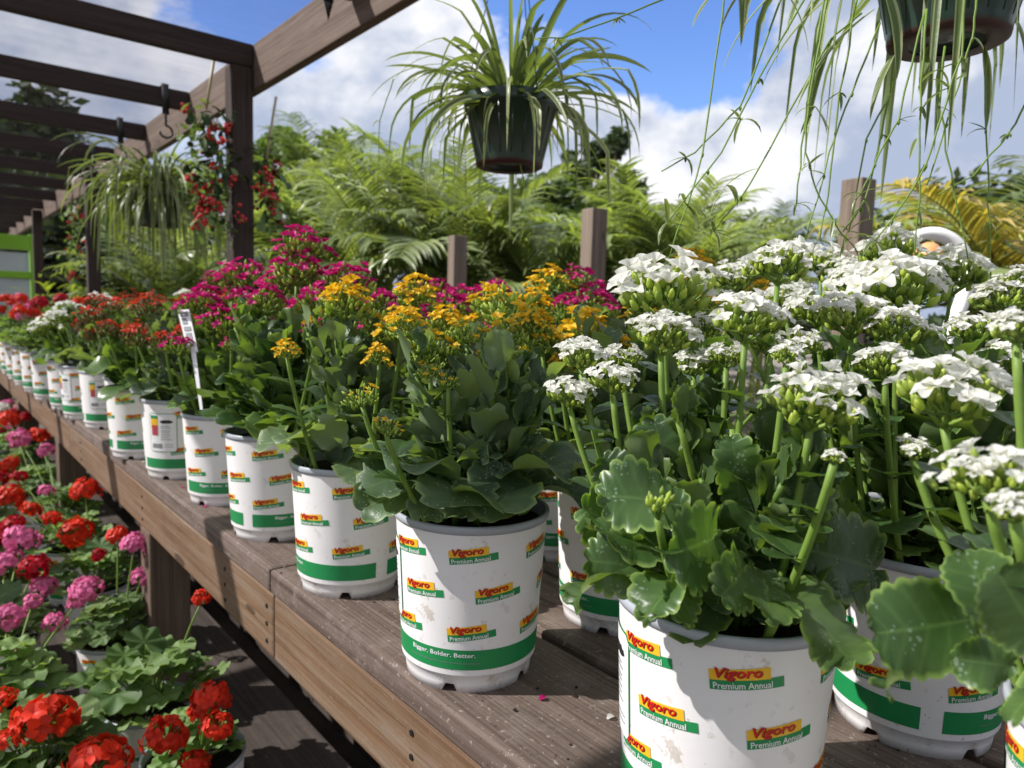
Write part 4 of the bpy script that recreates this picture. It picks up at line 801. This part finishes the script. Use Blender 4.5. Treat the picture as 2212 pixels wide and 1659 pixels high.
for b_, t_, d0, d1, wr, fo, be, wv_, ro, uv_ in (
    ((985, 1020), (775, 1105), .76, .69, .52, .3, .5, .5, .0, CV+np.array((0, 0, .9))), ((990, 1030), (905, 1120), .76, .68, .55, .3, .5, .5, .0, CV+np.array((0, 0, .8))), ((1000, 1000), (1090, 1120), .77, .68, .5, .3, .5, .5, .0, CV+np.array((0, 0, .9))), ((1000, 1010), (1135, 1110), .76, .66, .60, .2, .5, .5, -.2, CV+np.array((0, 0, .9))), ((1000, 1010), (1010, 1125), .76, .67, .55, .3, .5, .5, 0, CV+np.array((0, 0, .6))),
    ((1010, 980), (1230, 1020), .78, .76, .5, .25, .5, .4, 0, (0, 0, 1)), ((960, 960), (820, 900), .77, .73, .5, .4, .4, .5, 0, (0, 0, 1)), ((1020, 960), (1080, 860), .78, .73, .6, .4, .4, .4, 0, CV+np.array((0, 0, .8))),
    ((940, 1000), (770, 975), .77, .71, .55, .2, .4, .4, 0, (0, 0, 1))):
    hero_leaf(t1, b_, t_, d0, d1, wr, m_kleaf2, fo, be, wv_, ro, uv_, 8, 0.055)
# plant tag on a stake
tg = thing('plant_tag', 'narrow white printed tag on a stake, leaning among the magenta flowers', 'plant tag', tuple(dep(432, 880, 1.26)))
o_ = dep(432, 880, 1.26); W_ = MB(); a_ = dep(383, 670, 1.34); b_ = dep(408, 668, 1.34); c_ = dep(428, 760, 1.30); d_ = dep(406, 762, 1.30); th_ = fw*0.001
def slab(mb_, q, mt):
    q = [np.array(x)-o_ for x in q]; mb_.add([*q, *[x+th_ for x in q]], [(0, 1, 2, 3), (7, 6, 5, 4), (0, 4, 5, 1), (1, 5, 6, 2), (2, 6, 7, 3), (3, 7, 4, 0)], mt)
slab(W_, (a_, b_, c_, d_), m_white); ob('tag_face', W_.mesh('tag_face', False), tg)
W_ = MB(); slab(W_, (dep(413, 761.5, 1.30), dep(423, 761, 1.30), dep(438, 885, 1.26), dep(432, 885, 1.26)), m_white); ob('stake', W_.mesh('stake', False), tg)
W_ = MB(); e_ = -fw*0.0012
for f0, f1, g0, g1 in ((.06, .16, .15, .85), (.2, .34, .2, .6), (.4, .5, .2, .8), (.55, .85, .25, .75)):
    L_ = lambda f, g: (a_*(1-f)+d_*f)*(1-g)+(b_*(1-f)+c_*f)*g+e_
    slab(W_, (L_(f0, g0), L_(f0, g1), L_(f1, g1), L_(f1, g0)), m_grey)
ob('tag_print', W_.mesh('tag_print', False), tg)
#GERANIUM
# ------------------------------------------------------------------ geraniums
def g_leaf(mb_, base, d, Rl, rg, mt):
    dd, s, n = frame(d, (rg.uniform(-.3, .3), rg.uniform(-.3, .3), 1)); nt_ = 42; lob = rg.choice((6, 7)); ph = rg.random()*6
    V = [np.array(base)+dd*Rl*0.0]; UV = [(0.0, 0)]; rings = (0.25, 0.5, 0.78, 1.0)
    for q in rings:
        for i in range(nt_):
            a = R(-163)+R(326)*i/(nt_-1); ll = abs(math.sin((a/R(326)+0.5)*math.pi*lob))
            r_ = Rl*q*(1-(0.13*(1-ll**0.7)+0.03*math.sin(a*31))*q*q)
            z = Rl*(0.24*q*q*(math.cos(a*lob*1.104+0.2)*0.45)+0.10*q+0.09*q*math.sin(a*2+ph)); V.append(np.array(base)+dd*(r_*math.cos(a)+Rl*0.25*q*0)+s*r_*math.sin(a)+n*z)
            vein = 1-abs(math.cos((a/R(326)+0.5)*math.pi*lob)); UV.append((max(0.0, 0.06+0.8*(1-ll**3)*0.0+0.75*q*1.0 if ll < .97 else 0.0), q))
    F = [(0, 1+i, 2+i) for i in range(nt_-1)]
    for k in range(3): F += [(1+k*nt_+i, 1+(k+1)*nt_+i, 2+(k+1)*nt_+i, 2+k*nt_+i) for i in range(nt_-1)]
    mb_.add(V, F, mt, UV)
def g_foliage(seed):
    rg = random.Random(seed); mb_ = MB()
    for i in range(34):
        a = i*2.39996+rg.random()*.4; q = math.sqrt((i+.5)/34); r_ = 0.115*q*rg.uniform(.85, 1.15); h = 0.105*(1-q*q*0.85)*rg.uniform(.7, 1.2)+0.015
        b = np.array([r_*math.cos(a), r_*math.sin(a), h]); mb_.tube(stem_pts((b[0]*.2, b[1]*.2, -0.01), b, 6), 0.0016, m_kstem, 5)
        el = rg.uniform(-0.2, 0.5)-0.25*q; g_leaf(mb_, b, (math.cos(a)*math.cos(el), math.sin(a)*math.cos(el), math.sin(el)), rg.uniform(0.028, 0.047), rg, m_gleaf)
    return mb_.mesh('foliage')
def g_head(kind, seed):
    rg = random.Random(seed); mb_ = MB(); pm = P[kind]; n_ = 19; R0 = 0.029
    for i in range(n_):
        u = 1-(i+.5)/n_*1.55; a = i*2.39996; s_ = math.sqrt(max(0, 1-u*u)); dr = np.array([s_*math.cos(a), s_*math.sin(a), u])
        dr = nrm(dr+np.array([rg.uniform(-.3, .3) for _ in range(3)])); c = dr*R0*rg.uniform(.8, 1.2)*np.array([1.12, 1.12, 0.9])
        mb_.tube([(0, 0, -0.012), c*0.95], 0.0009, m_kstem, 4, cap=False)
        dd, s, n = frame(dr, (0.2, 0.3, 1)); a0 = rg.random()*6.28
        for k in range(5):
            b = a0+k*2*math.pi/5; sd = s*math.cos(b)+n*math.sin(b); sz = rg.uniform(0.0125, 0.0160)
            petal_(mb_, c, sd+dd*rg.uniform(0.0, 0.45), sz, sz*.92, dd, pm, rg.uniform(-.1, .25), rg.uniform(.2, .9), 4)
    for i in range(7): a = rg.random()*6.28; d = nrm((math.cos(a), math.sin(a), rg.uniform(-.8, .9))); mb_.tube([(0, 0, -.01), d*.022], .0008, m_kstem, 4); bud_(mb_, d*0.022, d, 0.011, 0.0028, rg.choice((m_bud, m_budr)), 5)
    return mb_.mesh(kind+'_geranium_head')
GF = [g_foliage(1), g_foliage(2), g_foliage(3)]
GH = {k: [g_head(k, 3+i) for i in range(2)] for k in ('red', 'pink', 'crimson')}
GH['white'] = [g_head('white', 9)]
def ger(x, y, z, label, heads, face=100, gen=None, group='potted geraniums', fs=1.0):
    t = thing('potted_geranium', label, 'potted plant', (x, y, z), group); add_pot(t, face, (x, y))
    ob('foliage', rng.choice(GF), t, (0, 0, PH-0.01), (0, 0, rng.random()*6.28), fs*0.92)
    def head(hub, kd, s_):
        rr = math.hypot(hub[0], hub[1])+1e-6; st = min(0.03, rr*.4)/rr; mb_ = MB()
        mb_.tube(stem_pts((hub[0]*st, hub[1]*st, PH-0.02), hub-np.array((0, 0, 0.012*s_)), 8, .35), 0.0021, m_kstem, 6)
        o = ob('flower_stem', mb_.mesh('flower_stem'), t); ob('flower_head', rng.choice(GH[kd]), o, hub, (rng.uniform(-.3, .3), rng.uniform(-.3, .3), rng.random()*6.28), s_)
    for px, py, wd, d, kd in heads: head(dep(px, py, d)-np.array([x, y, z]), kd, wd*d/FPX/0.084)
    for i in range(gen[1] if gen else 0):
        a = rng.random()*6.28; r_ = rng.uniform(.02, .1); head(np.array([r_*math.cos(a), r_*math.sin(a), PH+rng.uniform(.13, .21)]), gen[0], rng.uniform(.5, .95))
    return t
# geraniums at the far end of the bench
far = [(0.41, 3.26, 'crimson'), (0.405, 3.56, 'red'), (0.40, 3.86, 'pink'), (0.40, 4.16, 'red'), (0.40, 4.46, 'red'), (0.40, 4.76, 'pink'), (0.40, 5.06, 'red'), (0.40, 5.4, 'crimson'), (0.68, 3.2, 'crimson'), (0.68, 3.5, 'red'), (0.68, 3.8, 'pink'), (0.68, 4.1, 'red'), (0.68, 4.5, 'red'), (0.94, 3.3, 'red'), (0.94, 3.7, 'crimson'), (0.94, 4.1, 'red')]
for i, (x, y, kd) in enumerate(far):
    row = 'front' if x < .5 else ('middle' if x < .8 else 'rear'); k = [q for q in far if (q[0] < .5) == (x < .5) and (q[0] < .8) == (x < .8)].index((x, y, kd))
    ger(x, y, 0, '%s geranium, %s of the %s-row geraniums at the far end of the bench' % (kd, ordn[k], row), [], rng.uniform(0, 360), (kd, 5), 'geraniums at the far end of the bench')
# geraniums on the lower shelf, heads placed one by one
S = SZ
ger(0.333, 1.215, S+.03, 'scarlet geranium in the lower right of the shelf, its grey-rimmed pot cut by the frame', [(455, 1510, 95, 1.12, 'red'), (360, 1590, 110, 1.1, 'red'), (470, 1570, 80, 1.08, 'red'), (420, 1650, 70, 1.1, 'red'), (440, 1540, 80, 1.15, 'red')], 120, fs=.62)
ger(0.325, 1.485, S, 'geranium with one small red head on a long stalk beside the bench leg', [(437, 1292, 50, 1.45, 'red')], 40, fs=1.12)
ger(0.13, 1.36, S, 'scarlet geranium with a big ragged head near the lower left corner', [(95, 1555, 145, 1.16, 'red'), (5, 1510, 60, 1.2, 'red')], 60)
ger(0.13, 1.08, S, 'scarlet geranium with the largest round head at the bottom frame edge', [(215, 1650, 150, 1.0, 'red')], 60)
ger(0.333, 1.84, S, 'pink geranium in the grey-rimmed pot left of the nearest bench leg', [(185, 1275, 75, 1.7, 'pink'), (290, 1175, 65, 1.68, 'pink'), (255, 1158, 55, 1.75, 'red'), (305, 1245, 50, 1.7, 'pink')], 110, fs=.88)
ger(0.10, 1.66, S, 'pink geranium at the left frame edge above the ragged scarlet head', [(15, 1335, 85, 1.55, 'pink'), (120, 1345, 55, 1.6, 'pink'), (45, 1410, 40, 1.5, 'pink'), (70, 1300, 45, 1.55, 'pink'), (165, 1300, 45, 1.6, 'pink')], 110)
ger(0.36, 2.22, S, 'red geranium with two round heads standing tall left of the nearest bench leg', [(165, 1152, 85, 2.05, 'red'), (183, 1060, 72, 2.1, 'red'), (112, 1120, 45, 2.05, 'red'), (250, 1160, 40, 1.95, 'red'), (215, 1200, 40, 1.9, 'crimson')], 110)
ger(0.12, 1.98, S, 'geranium with a crimson head over pink ones, left side of the shelf', [(75, 1225, 70, 1.8, 'crimson'), (45, 1165, 80, 1.9, 'pink'), (10, 1215, 75, 1.85, 'pink'), (95, 1265, 60, 1.8, 'pink')], 110)
ger(-0.05, 1.20, S, 'mixed geranium on the shelf cut by the left frame edge', [(10, 1600, 60, 1.05, 'red')], 60)
ger(0.36, 2.62, S, 'red geranium in the third rank of the shelf', [(20, 1075, 75, 2.4, 'red'), (68, 1100, 45, 2.35, 'red'), (40, 1030, 40, 2.4, 'crimson'), (10, 1010, 45, 2.5, 'red'), (100, 1060, 38, 2.4, 'pink')], 110)
ger(0.38, 3.0, S, 'pink geranium by the second bench leg', [(45, 950, 50, 2.8, 'pink'), (100, 975, 45, 2.8, 'pink'), (85, 940, 45, 3.0, 'red')], 110)
ger(0.36, 3.45, S, 'red and white geranium at the far left of the shelf', [(20, 905, 45, 3.1, 'red'), (25, 1000, 40, 3, 'red'), (5, 880, 30, 3.2, 'white')], 110)
k = 0
for y in (1.45, 1.8, 2.3, 2.7, 3.1, 3.5, 3.95, 4.4, 4.9):
    for x in (-0.16, 0.11, 0.36):
        if (x > 0.3 and y < 3.6) or (x > 0 and y < 2.2): continue
        kd = rng.choice(('red', 'pink', 'red', 'crimson')); row = {-0.16: 'left', 0.11: 'centre', 0.36: 'right'}[x]
        ger(x, y+rng.uniform(-.03, .03), S, '%s geranium on the shelf, %s line, about %s from the near end' % (kd, row, ordn[[1.45, 1.8, 2.3, 2.7, 3.1, 3.5, 3.95, 4.4, 4.9].index(y)]), [], 90, (kd, 7), 'geraniums further along the lower shelf'); k += 1
#BACKGROUND
# ------------------------------------------------------------------ background
for i, (x, y0_, wd, d, lab) in enumerate(((989, 510, .105, 4.2, 'short wooden post among the palms, leftmost of the three'), (1285, 452, .105, 3.3, 'wooden post behind the magenta flowers, middle of the three'), (1856, 388, .125, 3.2, 'thick wooden post against the sky, right of the middle'))):
    p = dep(x, y0_, d); mb_ = MB(); h = wd/2*0.82; mb_.box((-h, -h, 0), (h, h, p[2]-GZ), m_hposts, 0.005)
    o = ob('fence_post', mb_.mesh('fence_post', False), None, (p[0], p[1], GZ), (0, 0, -0.15)); tag(o, lab, 'post')
def frond(seed, L=1.3, nl=36, ll=0.44, mt=None, droop=1.5, vee=0.5):
    rg = random.Random(seed); mt = mt or m_palm; mb_ = MB(); pts = []; e = 1.25; p = np.array([0., 0, 0]); n_ = 18
    for i in range(n_+1):
        pts.append(p.copy()); e -= droop*(0.3+1.4*i/n_)/n_; p = p+L/n_*np.array([math.cos(e), 0, math.sin(e)])
    mb_.tube(pts, [0.011*(1-i/n_)+0.002 for i in range(n_+1)], m_palmst, 5)
    for i in range(nl):
        f = 0.2+0.79*i/(nl-1); k = f*n_; j = min(n_-1, int(k)); q = pts[j]*(1-(k-j))+pts[j+1]*(k-j); d = nrm(pts[j+1]-pts[j])
        for sd in (-1, 1):
            dr = nrm(d*0.75+np.array([0, sd*1.0, 0])+np.array([0, 0, vee*rg.uniform(.3, 1.0)])); l_ = ll*math.sin(min(1, 0.18+f*0.95)*math.pi*0.93)**0.6*rg.uniform(.85, 1.1)+0.05
            az = math.atan2(dr[1], dr[0]); ribbon(mb_, q, az, math.asin(dr[2]), l_, 0.031, rg.uniform(.5, 1.5), mt, 5, sd*0.5)
    return mb_.mesh('frond')
m_palmst = plain('palm_stalk', (0.30, 0.33, 0.08), 0.5, 0.4, 0.2, 6)
FR = [frond(1, 1.4, 34, .46, None, 1.2, .45), frond(2, 1.45, 34, .46, None, 1.0, .5), frond(3, 1.3, 32, .42, None, 1.7, .4)]; FRD = [frond(6, 1.4, 34, .46, m_palmd, 1.2, .45), frond(7, 1.3, 32, .42, m_palmd, 1.7, .4)]; FRY = [frond(4, 1.3, 46, .34, m_palmy, 1.7), frond(5, 1.3, 46, .34, m_palmy, 1.2)]
def palm(x, y, h, label, nf=12, s=1.0, yel=0, dark=0, group='palms behind the benches', th=None):
    t = thing('palm_tree', label, 'palm', (x, y, GZ), group, rng.random()*6.28)
    mb_ = MB()
    for k in range(3):
        a = k*2.1; mb_.tube([(0.07*math.cos(a), 0.07*math.sin(a), 0), (0.05*math.cos(a), 0.05*math.sin(a), h*.6), (0.03*math.cos(a), 0.03*math.sin(a), h)], [0.035, 0.028, 0.018], m_palmst, 8)
    ob('trunk', mb_.mesh('trunk'), t)
    for i in range(nf):
        me = rng.choice(FRY) if i < yel else (rng.choice(FRD) if i % 4 < dark else rng.choice(FR)); ob('frond', me, t, (0, 0, h-0.05*rng.random()), (rng.uniform(-.1, .1), rng.uniform(-.35, .5), i*2.39996+rng.uniform(-.3, .3)), s*rng.uniform(.85, 1.12))
    return t
pl = [(700, 5.6, .80, 'palm with bright fronds just right of the garlanded post'), (590, 6.8, 1.15, 'palm partly behind the garlanded post'), (820, 6.0, 1.05, 'palm standing below the left tips of the middle spider plant'), (900, 7.4, 1.5, 'palm directly below the middle hanging pot, left side'), (1010, 5.6, 0.9, 'palm behind the leftmost short post'), (1120, 7.8, 1.0, 'palm in front of the olive tree'), (1190, 5.4, .7, 'low palm left of the middle post'), (1370, 6.0, .85, 'palm right of the middle post'), (1480, 5.2, .75, 'palm with pale fronds above the white flower heads'), (1560, 7.2, 1.0, 'farther palm right of the dark tree'), (1280, 8.2, 1.2, 'palm behind the middle post'), (760, 8.8, 1.9, 'taller palm in the second rank behind the bright fronds'), (480, 7.8, 1.0, 'palm between the garlanded post and the dense spider plant'), (380, 6.6, .6, 'palm low behind the dense spider plant'), (1640, 8.4, .5, 'low distant palm just left of the thick post')]
for x, d, h, lab in pl:
    p = dep(x, 640, d); palm(float(p[0]), float(p[1]), h+.20, lab, 15, .93, dark=rng.choice((0, 0, 0, 1, 2)))
for k_, (x, d, h) in enumerate(((520, 10.5, 2.0), (680, 11.5, 2.6), (840, 10.2, 1.9), (960, 12.0, 2.3), (1080, 10.0, 1.5), (1230, 11.2, 1.6), (1340, 10.4, 1.5), (1450, 11.6, 1.6), (1560, 10.6, 1.3), (1660, 12.4, 1.5))):
    p = dep(x, 640, d); palm(float(p[0]), float(p[1]), h, 'palm in the rear rank of the nursery, %s from the garlanded post rightwards' % ('first', 'second', 'third', 'fourth', 'fifth', 'sixth', 'seventh', 'eighth', 'ninth', 'tenth')[k_], 13, 1.2, dark=3 if k_ % 2 else 4, group='palms in the rear rank')
p = dep(2230, 600, 3.8); palm(float(p[0]), float(p[1]), .95, 'yellowing palm at the right frame edge', 20, 0.95, 9)
def tree(px, d, hz, wr, label, mt, seed, lobes=9, per=240, leaf=0.16, squash=.8, trunk=.5, z0=None):
    """broadleaf tree: crown of many leaf clumps spread through uneven lobes"""
    rg = random.Random(seed); p = dep(px, 660, d); t = thing('broadleaf_tree', label, 'tree', (p[0], p[1], GZ), 'trees beyond the nursery'); mb_ = MB(); H = hz-GZ
    mb_.tube([(0, 0, 0), (0.1, 0, H*.3), (0, 0.1, H*.6)], [0.03*H, 0.022*H, 0.012*H], m_bark, 8); cr_ = MB()
    cs = []
    lobes = int(lobes*1.9); per = int(per*.6)
    for i in range(lobes):
        a = rg.random()*6.28; r_ = wr*rg.uniform(.15, .95); z = H*(trunk+(0.93-trunk)*rg.random()); c = np.array([r_*math.cos(a), r_*math.sin(a), z]); cs.append((c, wr*rg.uniform(.15, .36)))
        mb_.tube([(0, 0, H*.35), c*0.6+np.array((0, 0, H*.12)), c], [0.010*H, 0.006*H, 0.002*H], m_bark, 5)
    cs.append((np.array([0, 0, H*.88]), wr*.3))
    for c, rr in cs:
        m_ = int(per)
        for i in range(m_):
            v = np.array([rg.gauss(0, 1) for _ in range(3)]); v = v/np.linalg.norm(v)*rr*rg.random()**.6*rg.uniform(.8, 1.25); v[2] *= squash; q = c+v; az = rg.random()*6.28; el = rg.uniform(-.8, .8)
            s_ = leaf*rg.uniform(.6, 1.4); d1 = np.array([math.cos(az)*math.cos(el), math.sin(az)*math.cos(el), math.sin(el)]); d2 = nrm(np.cross(d1, [rg.gauss(0, 1) for _ in range(3)]))
            cr_.add([q-d1*s_, q+d2*s_*.45, q+d1*s_, q-d2*s_*.45], [(0, 1, 2, 3)], mt, [(0.3, 0), (.8, .5), (.5, 1), (.8, .5)])
    ob('trunk', mb_.mesh('trunk'), t); ob('crown', cr_.mesh('crown', False), t)
tree(1275, 22, 6.1, 1.5, 'dark tree with an open crown against the clouds, right of the middle hanging pot', m_treed, 1, 10, 420, .14)
tree(1140, 17, 3.6, 1.9, 'olive green tree low behind the middle hanging pot', m_tree, 2, 12, 420, .13)
tree(622, 20, 5.5, 1.5, 'green rounded tree top right of the garlanded post', m_tree, 3, 9, 420, .14)
tree(1395, 30, 4.9, 2.2, 'low dark tree far off, right of the middle post', m_treed, 4, 9, 300, .18)
tree(2150, 13, 3.0, 2.4, 'dark tree behind the yellowing palm', m_treed, 5, 9, 300, .14)
tree(2260, 9, 2.2, 1.6, 'dark green tree at the right frame edge', m_tree, 15, 9, 300, .10)
tree(1460, 34, 6.1, .9, 'thin feathery tree on the skyline left of the trailing runners', m_tree, 6, 4, 160, .12, 1.4)
tree(740, 15, 2.7, 1.7, 'dark broadleaf tree low behind the palms right of the garlanded post', m_treed, 41, 8, 380, .10, .8, .3)
tree(930, 16, 3.1, 1.5, 'olive broadleaf tree behind the palms left of the middle hanging pot', m_tree, 42, 8, 380, .10, .8, .3)
tree(1520, 15, 1.7, 1.5, 'low dark tree behind the palms between the middle and thick posts', m_treed, 43, 8, 380, .10, .8, .3)
for i, (x, d, hz, wr) in enumerate(((-40, 30, 8.9, 4.5), (95, 32, 8.2, 3.6), (165, 34, 7.7, 3.4), (240, 36, 6.3, 4.0), (60, 26, 5.0, 4.5), (330, 36, 6.0, 4.0), (430, 38, 5.0, 4.0), (530, 36, 4.0, 3.6))):
    tree(x, d, hz, wr, ('tall dark tree seen through the roof at the left frame edge', 'dark tree left of the third rafter seen through the roof', 'dark tree with a rounded top above the third rafter', 'dark tree hidden behind the rafter ends', 'broad dark tree low behind the far left posts', 'dark tree behind the dense spider plant', 'far tree left of the garlanded post', 'low far tree behind the garlanded post')[i], m_treed, 20+i, 12, 330, .30, .8, .25)
def bush(px, d, h, w_, label, mt, seed, n_=700):
    rg = random.Random(seed); p = dep(px, 650, d); cr_ = MB()
    for i in range(n_):
        a = rg.random()*6.28; r_ = w_*math.sqrt(rg.random()); z = h*rg.random()*(1-(r_/w_)**2*.6); el = rg.uniform(-.4, 1.1)
        ribbon(cr_, (r_*math.cos(a), r_*math.sin(a), z), rg.random()*6.28, el, rg.uniform(.09, .2), .035, rg.uniform(.5, 1.6), mt, 4)
    o = ob('shrub', cr_.mesh('shrub'), None, (p[0], p[1], GZ)); tag(o, label, 'shrub', 'shrubs between the posts')
bush(440, 5.0, 1.25, .62, 'yellow-green shrub between the dense spider plant and the garlanded post', m_bush, 1, 900)
bush(300, 5.8, 1.15, .6, 'green shrub under the dense spider plant', m_palm, 2, 900); bush(150, 7.2, 1.5, .7, 'dotted yellow-green shrub between the far posts', m_bush, 3, 900)
bush(560, 4.8, 1.05, .55, 'green shrub at the foot of the garlanded post', m_palm, 4, 800); bush(1000, 4.9, 1.0, .8, 'leafy shrub at the foot of the leftmost short post', m_palm, 5, 1000); bush(1330, 4.6, .95, .7, 'shrub right of the middle post behind the white heads', m_palm, 6, 900); bush(750, 4.7, 1.1, .7, 'shrub below the bright palm fronds', m_palm, 7, 1000)
bush(1560, 5.0, .95, .7, 'shrub low under the pale palm fronds', m_palm, 8, 800); bush(1200, 5.2, .95, .7, 'shrub left of the middle post', m_palm, 9, 900)
# far tree belt closes the view to the ground
rg = random.Random(9); cr_ = MB()
for i in range(9000):
    a = R(rg.uniform(-40, 125)); d = rg.uniform(44, 52); z = GZ+rg.random()**.7*(2.6+1.2*math.sin(a*9)+.6*math.sin(a*31)); q = np.array([math.sin(a)*d, math.cos(a)*d, z]); s_ = rg.uniform(.3, .75)
    d1 = nrm([rg.gauss(0, 1) for _ in range(3)]); d2 = nrm(np.cross(d1, [rg.gauss(0, 1) for _ in range(3)])); cr_.add([q-d1*s_, q+d2*s_*.6, q+d1*s_, q-d2*s_*.6], [(0, 1, 2, 3)], m_treed, [(0.3, 0), (.8, .5), (.5, 1), (.8, .5)])
struct('distant_woodland', cr_.mesh('distant_woodland', False), 'stuff')
# lime green greenhouse frame at the far left
gp = dep(78, 645, 8.6); gt = thing('greenhouse_stand', 'lime green framed stand with pale glazing at the far left', 'greenhouse', (gp[0], gp[1], GZ), None, R(8))
def gpart(name, a, b, mt):
    q = MB(); q.box(a, b, mt, 0.006); ob(name, q.mesh(name, False), gt)
zt = dep(78, 512, 8.6)[2]-GZ
gpart('post', (-.05, -.05, 0), (.05, .05, zt+.02), m_lime); gpart('post', (-3.0, -.05, 0), (-2.9, .05, zt+.02), m_lime)
gpart('top_rail', (-2.9, -.045, zt-.17), (-.05, .045, zt), m_lime); gpart('lower_rail', (-2.9, -.035, zt-.5), (-.05, .035, zt-.42), m_lime)
q = MB(); q.add([(-2.9, -.01, .35), (-.06, -.01, .35), (-.06, -.01, zt-.2), (-2.9, -.01, zt-.2), (-2.9, .01, .35), (-.06, .01, .35), (-.06, .01, zt-.2), (-2.9, .01, zt-.2)], [(0, 1, 2, 3), (7, 6, 5, 4), (0, 4, 5, 1), (1, 5, 6, 2), (2, 6, 7, 3), (3, 7, 4, 0)], m_glassy); ob('glazing', q.mesh('glazing', False), gt)
for i in range(4): gpart('glazing_bar', (-2.4+i*.6, -.03, .3), (-2.37+i*.6, -.012, zt-.5), m_white)
# white curved ornament
q = MB(); pts = [(1955, 545), (1962, 520), (1990, 506), (2025, 506), (2060, 522), (2083, 552), (2090, 600), (2075, 660), (2052, 710), (2045, 780), (2060, 860)]; wo_ = dep(2045, 900, 2.3)
sm = []; 
PT = [dep(x, y, 2.3) for x, y in pts]
for i in range(len(PT)-1):
    for u in np.linspace(0, 1, 5)[:-1]:
        a, b, c, d = PT[max(i-1, 0)], PT[i], PT[i+1], PT[min(i+2, len(PT)-1)]
        sm.append(0.5*((2*b)+(-a+c)*u+(2*a-5*b+4*c-d)*u*u+(-a+3*b-3*c+d)*u**3)-wo_)
q.tube(sm, [0.008+0.014*min(1, i/12) for i in range(len(sm))], m_white, 16)
base_ = dep(2060, 860, 2.3)-wo_; 
tw = thing('garden_ornament', 'white curved neck of a garden ornament behind the white flowers', 'ornament', tuple(wo_)); ob('neck', q.mesh('neck'), tw)
q = MB(); q.tube([base_, base_+np.array((0, 0, -.1)), np.array((base_[0], base_[1], GZ-wo_[2]))], [.022, .05, .12], m_white, 20); ob('pedestal', q.mesh('pedestal'), tw)
q = MB(); th = np.linspace(0, math.pi, 12); q.lathe([(.05*math.sin(x), -.06*math.cos(x)) for x in th], m_oran, 18); oo = dep(2005, 560, 2.55); o = ob('orange_planter', q.mesh('orange_planter'), None, oo); tag(o, 'rounded orange object inside the white arch', 'planter')
